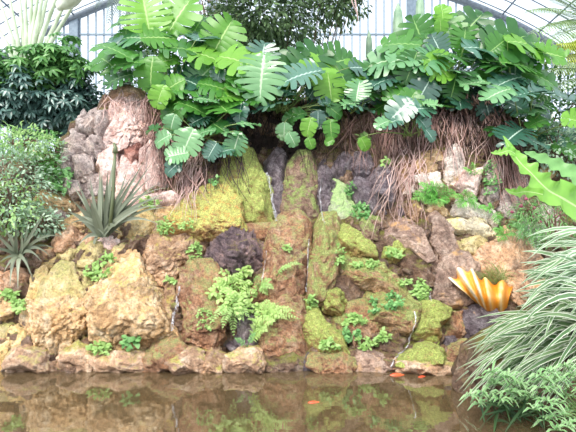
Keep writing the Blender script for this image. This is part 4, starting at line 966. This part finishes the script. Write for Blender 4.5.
# lower plant with leaf whorls
G_WH = leafmat('variegated_leaf', '#6ba45a', '#a8cd92', .4, .3, stripe=('#eff6e2', .85))
def whorls(lab, bx, by, Y, tips, L=.085):
    base = P(bx, by, Y); base.z = .02; r_ = empty('variegated_plant', base, lab, 'plant'); m = MB(); s = MB()
    for (tx, ty) in tips:
        tip = P(tx, ty, Y - U(.0, .4)); tip.z = max(tip.z, .05); mid = base.lerp(tip, .5) + Vector((0, 0, .12))
        C = [(base * (1 - t) ** 2 + mid * 2 * t * (1 - t) + tip * t * t) for t in [i / 8 for i in range(9)]]; s.tube(C, .006, 4, .003)
        for (cc, k) in ((C[8], 7), (C[7], 4), (C[6], 4)):
            for j in range(k):
                a = 2 * PI * (j + R() * .5) / k; d = Vector((math.cos(a), math.sin(a) * .6 - .3, .35 * math.sin(a * 2) + U(-.2, .5)))
                d.normalize(); l = L * U(.9, 1.7); p1 = cc + d * l * .5 + Vector((0, 0, .02)); p2 = cc + d * l + Vector((0, 0, -.02))
                m.ribbon([cc, cc.lerp(p1, .6), p1, p1.lerp(p2, .6), p2], d.cross(Vector((.1, -.5, .9))).normalized(), [.006, .018, .021, .014, .002], .25)
    m.build('foliage', G_WH, r_); s.build('stem', M_STEM, r_)
whorls('low creeping plant with pale-edged leaf whorls reaching left over the water', 540, 440, 4.25, [(470, 396), (482, 392), (494, 384), (478, 404), (500, 400), (510, 392), (508, 376), (520, 384), (530, 398), (492, 372), (486, 380), (524, 370)])
whorls('pale-edged leaf whorls in the bottom right corner below the striped grass', 590, 440, 4.05, [(540, 388), (548, 402), (556, 380), (564, 396), (572, 408), (560, 416), (545, 420), (574, 376), (580, 420), (534, 410), (568, 428), (550, 372), (566, 366), (584, 390), (540, 376), (556, 430)])
grass(516, 424, 4.3, 60, 'dark green grassy blades standing in the water at the bottom right', (478, 398, 545, 436), wpx=2.2, mat=leafmat('dark_blade', '#2f4f35', '#58774c', .4, .2), name='reed', bow=(.02, .15))
# dry tuft behind the shell
tb, _ = hit(492, 286, .0)
r_ = empty('dry_grass', tb, 'tuft of fine dry tan and green grass behind the giant shell', 'plant')
for mt_, nn_ in ((leafmat('dry_grass_blade', '#b09a68', '#d9cba0', .6, .3), 130), (leafmat('fine_green_blade', '#86b060', '#b5d28a', .5, .3), 130)):
    m = MB()
    for k in range(nn_):
        a = U(0, PI); l = U(8, 30); b0 = hit(494 + U(-10, 10), 284 + U(-8, 8))[0]; tip = P(494 + math.cos(a) * l * 1.0, 282 - math.sin(a) * l * .8 + U(-2, 8), tb.y - U(.0, .4)); mid = b0.lerp(tip, .5) + Vector((0, -.05, .1))
        pts = [(b0 * (1 - t) ** 2 + mid * 2 * t * (1 - t) + tip * t * t) for t in [i / 5 for i in range(6)]]
        m.ribbon(pts, Vector((1, 0, .2)), [.008, .008, .007, .006, .004, .001], .2)
    m.build('blade' if nn_ else 'blade', mt_, r_)

# ------------------------------------------------------------------ long wavy bright leaves on the right
G_ELK = leafmat('wavy_leaf', '#6db043', '#a5d968', .35, .4, vein='#cfe8a4', vw=.04)
wr = plantroot('wavy_leaf_plant', 600, 226, 5.0, 'plant with long wavy bright green leaf reaching in from the right edge', 'plant')
def wavy(pts, ws, nm='leaf', mat=G_ELK, amp=.3):
    m = MB(); P3 = [P(*p) for p in pts]; S = 40; C = []; W = []
    for i in range(S + 1):
        u = i / S * (len(P3) - 1); k = min(int(u), len(P3) - 2); t = u - k
        p0, p1, p2, p3 = P3[max(k - 1, 0)], P3[k], P3[k + 1], P3[min(k + 2, len(P3) - 1)]
        C.append(.5 * ((2 * p1) + (p2 - p0) * t + (2 * p0 - 5 * p1 + 4 * p2 - p3) * t * t + (3 * p1 - p0 - 3 * p2 + p3) * t ** 3)); W.append((ws[k] * (1 - t) + ws[k + 1] * t) * C[-1].y / F)
    vs = []; at = []
    for i in range(S + 1):
        T = (C[min(i + 1, S)] - C[max(i - 1, 0)]).normalized(); sd = T.cross(Vector((0, -1, .25))).normalized(); nn_ = sd.cross(T)
        for j, q in enumerate((-1, -.5, 0, .5, 1)):
            wv = 1 + amp * math.sin(i * .95 + (2 if q > 0 else 0)) * abs(q)
            vs.append(C[i] + sd * q * W[i] / 2 * wv + nn_ * (.16 * W[i] * abs(q) + .14 * W[i] * math.sin(i * 1.2 + q * 2) * abs(q))); at.append(abs(q))
    fs = [(a * 5 + b_, a * 5 + b_ + 1, (a + 1) * 5 + b_ + 1, (a + 1) * 5 + b_) for a in range(S) for b_ in range(4)]
    m.add(vs, fs, at); return m.build(nm, mat, wr)
wavy([(600, 224, 5.0), (572, 204, 4.8), (548, 190, 4.7), (532, 174, 4.7), (518, 160, 4.75), (503, 136, 4.8)], [34, 36, 24, 17, 13, 1])
wavy([(520, 158, 4.78), (510, 151, 4.75), (500, 153, 4.72), (491, 153, 4.7)], [6, 9, 7, 1], nm='leaf')
wavy([(600, 222, 5.05), (560, 200, 5.0), (530, 192, 5.0), (515, 193, 5.0), (505, 189, 5.0)], [16, 15, 12, 8, 1], nm='leaf')
wavy([(604, 226, 5.2), (580, 182, 5.3), (556, 166, 5.4), (534, 156, 5.4), (524, 152, 5.4)], [10, 18, 14, 8, 1], nm='leaf', mat=G_SEEDD, amp=.15)

# ------------------------------------------------------------------ shrubs and trees
def shrub(name, label, cat, px, py, rx, ry, Y, n, L, mat, kind='oval', depth=.7, parts=True, lumps=.25, grp=None, foot=None, inner=.35):
    c = P(px, py, Y); k = Y / F; m = MB(); sd = Vector((U(0, 99), U(0, 99), U(0, 99)))
    base = Vector(foot) if foot is not None else c - Vector((0, 0, ry * k * .9))
    root = empty(name, base, label, cat, grp)
    for i in range(n):
        v = Vector((random.gauss(0, 1), random.gauss(0, 1), random.gauss(0, 1))).normalized()
        rr = (inner + (1 - inner) * R() ** .5) * (1 + noise.noise(v * 2.2 + sd) * lumps * 2)
        p = c + Vector((v.x * rx * k, v.y * depth * rx * k, v.z * ry * k)) * rr
        d = (v + Vector((U(-.8, .8), U(-.8, .8), U(-.9, .5)))).normalized(); nrm = (Vector((0, -.3, 1)) + v * .6 + Vector((U(-.7, .7), U(-.7, .7), 0))).normalized()
        if kind == 'oval': leaflet(m, p, d, nrm, L * U(.7, 1.3), L * .48 * U(.8, 1.2), .15)
        elif kind == 'palm':
            a0 = U(0, 6); s1 = nrm.orthogonal().normalized(); s2 = nrm.cross(s1)
            for j in range(7):
                a = a0 + j * 2 * PI / 7.5; leaflet(m, p, s1 * math.cos(a) + s2 * math.sin(a) - nrm * U(0, .3), nrm, L * U(.75, 1.15), L * .34, .2)
        elif kind == 'long': leaflet(m, p, d + Vector((0, 0, -.3)), nrm, L * U(.8, 1.4), L * .16, .35)
    m.build('foliage', mat, root)
    s = MB()
    for i in range(9):
        v = Vector((U(-.7, .7), U(-.5, .5), U(.1, .8))); tip = c + Vector((v.x * rx * k, v.y * depth * rx * k, v.z * ry * k)); mid = base.lerp(tip, .5) + Vector((U(-.1, .1), 0, .1))
        s.tube([base, base.lerp(mid, .5), mid, mid.lerp(tip, .5), tip], .02 * Y / 8, 5, .006)
    s.build('branch', M_WOOD, root); return root
G_SCH = leafmat('dark_umbrella_leaf', '#355850', '#74948a', .32, .14, spec=.8); G_SCH2 = leafmat('green_umbrella_leaf', '#3f7a40', '#86b868', .35, .3)
shrub('umbrella_shrub', 'dark bluish umbrella-leaved shrub at the left behind the pale leafy shrub', 'shrub', 20, 102, 40, 30, 9.6, 620, .20, G_SCH, 'palm', lumps=.4)
shrub('umbrella_shrub', 'dark umbrella-leaved shrub right behind the lilac cliff', 'shrub', 72, 104, 30, 30, 9.8, 480, .20, G_SCH, 'palm', lumps=.4)
shrub('umbrella_shrub', 'lighter green umbrella-leaved shrub crown at the far left under the palm stalks', 'shrub', 8, 74, 34, 20, 9.4, 330, .21, G_SCH2, 'palm', lumps=.5)
shrub('umbrella_shrub', 'lighter green umbrella-leaved shrub crown under the left roof post', 'shrub', 56, 66, 30, 23, 9.5, 360, .21, G_SCH2, 'palm', lumps=.5)
G_VAR = leafmat('pale_shrub_leaf', '#6f9a78', '#cfe2c8', .35, .25, stripe=('#e8f0dc', .9)); G_VAR2 = leafmat('fresh_shrub_leaf', '#86b868', '#cbe6a2', .4, .35)
fl = hit(10, 240)[0]
shrub('leafy_shrub', 'pale grey-green small-leaved shrub at the left edge', 'shrub', 12, 186, 46, 46, 7.2, 2400, .075, G_VAR, 'oval', foot=fl, lumps=.4)
shrub('leafy_shrub', 'fresh light green twigs in front of the pale shrub, at the left edge', 'shrub', 8, 206, 30, 30, 6.85, 420, .085, G_VAR2, 'oval', foot=fl)
shrub('leafy_shrub', 'top of the pale shrub with bright young leaves below the dark umbrella shrub', 'shrub', 20, 142, 36, 14, 7.4, 700, .08, G_VAR2, 'oval')
shrub('leafy_shrub', 'bushy dark herb between the pale shrub and the lilac cliff', 'shrub', 48, 156, 14, 26, 7.9, 500, .08, G_SEEDD, 'oval')
shrub('feathery_herb', 'green feathery herb at the foot of the lilac cliff', 'plant', 58, 166, 14, 8, 7.8, 500, .06, G_FERNG, 'long')
shrub('leafy_shrub', 'grey-green shrub skirt above the grey spiky rosette', 'shrub', 36, 222, 26, 14, 7.0, 500, .08, G_VAR, 'oval')
G_BACK = leafmat('background_leaf', '#2f4030', '#8aa870', .4, .3); G_BACK2 = leafmat('background_leaf_b', '#2f5434', '#6c9c54', .4, .3)
foot = Vector((-.6, 12.3, 4.0))
shrub('background_tree', 'small-leaved tree filling the top centre behind the monsteras', 'tree', 262, 14, 66, 48, 11.6, 5600, .16, G_BACK, 'oval', foot=foot, inner=.2)
shrub('background_tree', 'hanging crown of small grey-green leaves at the top, right of centre', 'tree', 338, -4, 34, 28, 11.2, 1500, .14, G_BACK, 'oval', foot=Vector((.3, 12.4, 4.0)), inner=.2)
shrub('background_tree', 'reddish-twigged bush behind the leaves left of the top centre', 'tree', 212, 18, 20, 26, 12.2, 600, .12, leafmat('red_twig_leaf', '#8a5a4c', '#b09078', .6, .2), 'long')
shrub('background_shrub', 'mid-green undergrowth behind the left monstera', 'shrub', 160, 90, 66, 30, 10.6, 1300, .16, G_BACK2, 'oval')
shrub('background_shrub', 'mid-green undergrowth behind the central monstera', 'shrub', 290, 92, 74, 32, 10.6, 1400, .16, G_BACK2, 'oval')
shrub('background_shrub', 'dark undergrowth behind the huge right monstera', 'shrub', 446, 86, 66, 40, 10.4, 1700, .16, G_SCH, 'oval')
shrub('background_shrub', 'mixed dark shrub at the right edge behind the glossy monstera', 'shrub', 548, 112, 52, 46, 9.8, 1800, .13, G_BACK2, 'oval')
shrub('background_shrub', 'pale flowering shrub low at the right above the long bright leaf', 'shrub', 560, 150, 34, 26, 8.0, 800, .09, G_VAR, 'oval')
shrub('background_shrub', 'grey-green low shrub with small leaves under the long bright leaf', 'shrub', 556, 222, 42, 26, 6.6, 1100, .08, G_SEEDD, 'long')
shrub('flowering_herb', 'low herb with tiny maroon flower heads under the long bright leaf', 'plant', 530, 212, 22, 12, 7.0, 500, .06, G_SEEDD, 'long')
M_MAR = plain('maroon_petal', '#8a3a56', .6, c2='#a85a70')
fr_ = [o for o in COL.objects if o.name == 'flowering_herb'][0]
for (x, y) in ((521, 206), (534, 208), (540, 222), (512, 212), (557, 216), (526, 199)):
    vs, fs = ico(2); q = P(x, y, 6.7); mk('flower', [q + v * .028 * (1 + .3 * noise.noise(v * 6)) for v in vs], fs, M_MAR, fr_)
# ------------------------------------------------------------------ palms
G_PALM = leafmat('palm_leaflet', '#6f8f5c', '#b0c490', .45, .3); G_PALMY = leafmat('yellow_palm_leaflet', '#a8b63c', '#dbe27a', .45, .45); G_PALMG = leafmat('grey_palm_leaflet', '#5e6c66', '#98a49c', .4, .15)
def palm(label, bx, by, Y, fronds, mat, W=22, lw=.3, name='palm', foot_z=3.6):
    b_ = P(bx, by, Y); r0 = empty(name, Vector((b_.x, b_.y, foot_z)), label, 'palm'); 
    t = MB(); t.tube([Vector((b_.x, b_.y, foot_z)), b_.lerp(Vector((b_.x + .05, b_.y, foot_z)), .5), b_], .09, 8, .06); t.build('trunk', M_WOOD, r0)
    for (tx, ty, dz) in fronds:
        n = 30; tip = P(tx, ty, Y - dz); L = (tip - b_).length; mid = b_.lerp(tip, .5) + Vector((0, 0, L * .22)); m = MB()
        C = [(b_ * (1 - q) ** 2 + mid * 2 * q * (1 - q) + tip * q * q) for q in [i / n for i in range(n + 1)]]; m.tube(C, .014, 5, .004)
        for i in range(5, n + 1):
            q = i / n; T = (C[i] - C[i - 1]).normalized(); s = T.cross(Vector((0, -.5, .85))).normalized(); w_ = W * Y / F * math.sin(PI * min(1, .2 + q * .78)) ** .6
            for sg in (-1, 1):
                e = C[i] + (s * sg + T * .7 - Vector((0, 0, .3))).normalized() * w_
                m.ribbon([C[i], C[i].lerp(e, .5) + Vector((0, 0, .02)), e - Vector((0, 0, .04))], T, [.02, .035, .004], .2)
        m.build('frond', mat, r0)
palm('feathery palm at the top right corner in front of the glass roof', 600, 30, 10.5, [(530, 10, .5), (540, -8, .3), (548, 26, .6), (525, 38, .8), (560, -20, .2), (556, 42, 1), (590, -10, 1), (530, 60, .9)], G_PALM, W=24)
palm('yellow-green feathery palm at the right edge under the grey palm', 612, 62, 10.0, [(548, 50, .4), (552, 62, .5), (560, 44, .6), (556, 74, .6), (580, 40, .6)], G_PALMY, W=26)
palm('pale arching palm frond plant behind the upper right monstera', 606, 84, 9.4, [(522, 62, .6), (532, 76, .8), (540, 100, 1.0), (556, 64, .5)], G_PALM, W=16)
palm('grey palm with narrow dark fronds right of the left roof post', 128, -30, 12.5, [(122, 34, .5), (108, 22, .5), (96, 6, .3), (134, 30, .4), (140, 10, .5), (150, -10, .4), (84, -10, .4)], G_PALMG, W=14, foot_z=3.6)
# traveller's palm: a fan of pale stalks
M_STALK = plain('pale_stalk', '#b9c6a4', .45, c2='#dfe6cc', sc=3)
bp_ = P(27, 66, 11.2); tr = empty('fan_palm', Vector((bp_.x, bp_.y, 3.6)), 'fan palm with long pale stalks rising at the top left corner', 'palm')
t = MB(); t.tube([Vector((bp_.x, bp_.y, 3.6)), bp_ - Vector((0, 0, .6)), bp_ - Vector((0, 0, .1))], .2, 10, .22); t.build('trunk', M_WOOD, tr)
G_BAN = leafmat('broad_fan_leaf', '#5a9a48', '#8fc46a', .4, .35)
for (x1, y1) in ((-14, 8), (-2, -4), (8, -10), (18, -16), (25, -18), (32, -18), (40, -18), (50, -16), (60, -14), (70, -8), (80, -6), (64, -20), (46, -22)):
    s = MB(); tip = P(x1, y1, 11.2 + U(-.2, .2)); b0 = bp_ + Vector(((x1 - 27) * .004, U(-.08, .08), 0)); s.tube([b0 - Vector((0, 0, .4)), b0.lerp(tip, .35), b0.lerp(tip, .7), tip], .075, 6, .032); st = s.build('stalk', M_STALK, tr)
    d = (tip - b0).normalized(); m = MB(); S = 8; pts = [tip + d * .9 * k_ / S * 1.6 + Vector((0, -.05, -.10)) * (k_ / S) ** 2 for k_ in range(S + 1)]
    m.ribbon(pts, Vector((.8, .5, 0)).cross(d).normalized() + Vector((.5, .3, 0)), [.05 + .4 * math.sin(PI * min(1, (k_ / S) * .97)) for k_ in range(S + 1)], .2); m.build('leaf', G_BAN, tr)
# pale swollen leaf sheath hanging at the top left
sv, sf = ico(4); c_ = P(72, -2, 10.8)
o = mk('pale_leaf_base', [c_ + Vector((v.x * .34 + v.z * .2, v.y * .2, v.z * .30 + .1 * v.x)) * (1 + .12 * noise.noise(v * 2)) for v in sv], sf, plain('pale_sheath', '#c9c9ae', .5, c2='#e6e6d2', sc=5), loc=c_)
tag(o, 'pale swollen palm flower sheath at the top left edge above the roof post', 'plant')
# columnar cactus pair and small cactus
M_CAC = plain('cactus_skin', '#7f9f80', .6, c2='#a8bf9e', sc=4)
def cactus(px, y1, y2, Y, rpx, label):
    a = P(px, y2, Y); a.z = min(a.z, 4.3); b_ = P(px, y1, Y); vs = []; fs = []; n, k = 16, 24
    for i in range(n + 1):
        t = i / n; rr = rpx * Y / F * (1 if t < .85 else math.sqrt(max(0, 1 - ((t - .85) / .15) ** 2)) * .98 + .02)
        for j in range(k): an = 2 * PI * j / k; q = rr * (1 + .14 * math.cos(an * 8)); vs.append(a.lerp(b_, t) + Vector((math.cos(an) * q, math.sin(an) * q, 0)))
    for i in range(n):
        for j in range(k): fs.append((i * k + j, i * k + (j + 1) % k, (i + 1) * k + (j + 1) % k, (i + 1) * k + j))
    o = mk('cactus', vs, fs, M_CAC, loc=a); tag(o, label, 'cactus')
cactus(369, 30, 75, 12.5, 3.0, 'small upright columnar cactus in front of the central glass panes')
cactus(398, 2, 60, 12.0, 4.5, 'tall pale columnar plant behind the right monstera, left one of two')
cactus(420, -8, 60, 12.2, 4.0, 'tall pale columnar plant behind the right monstera, right one of two')
# hanging aerial stem at the top
m = MB(); m.tube([P(356, -20, 10.6), P(355, 0, 10.6), P(357, 12, 10.6), P(358, 21, 10.6)], .025, 6, .015); m.tube([P(350, -20, 10.7), P(352, 2, 10.7), P(356, 12, 10.7)], .02, 6, .012)
o = m.build('hanging_stem', M_ROOTP, loc=P(356, -20, 10.6)); tag(o, 'brown aerial stem hanging down at the top in front of the glass, right of centre', 'stem')
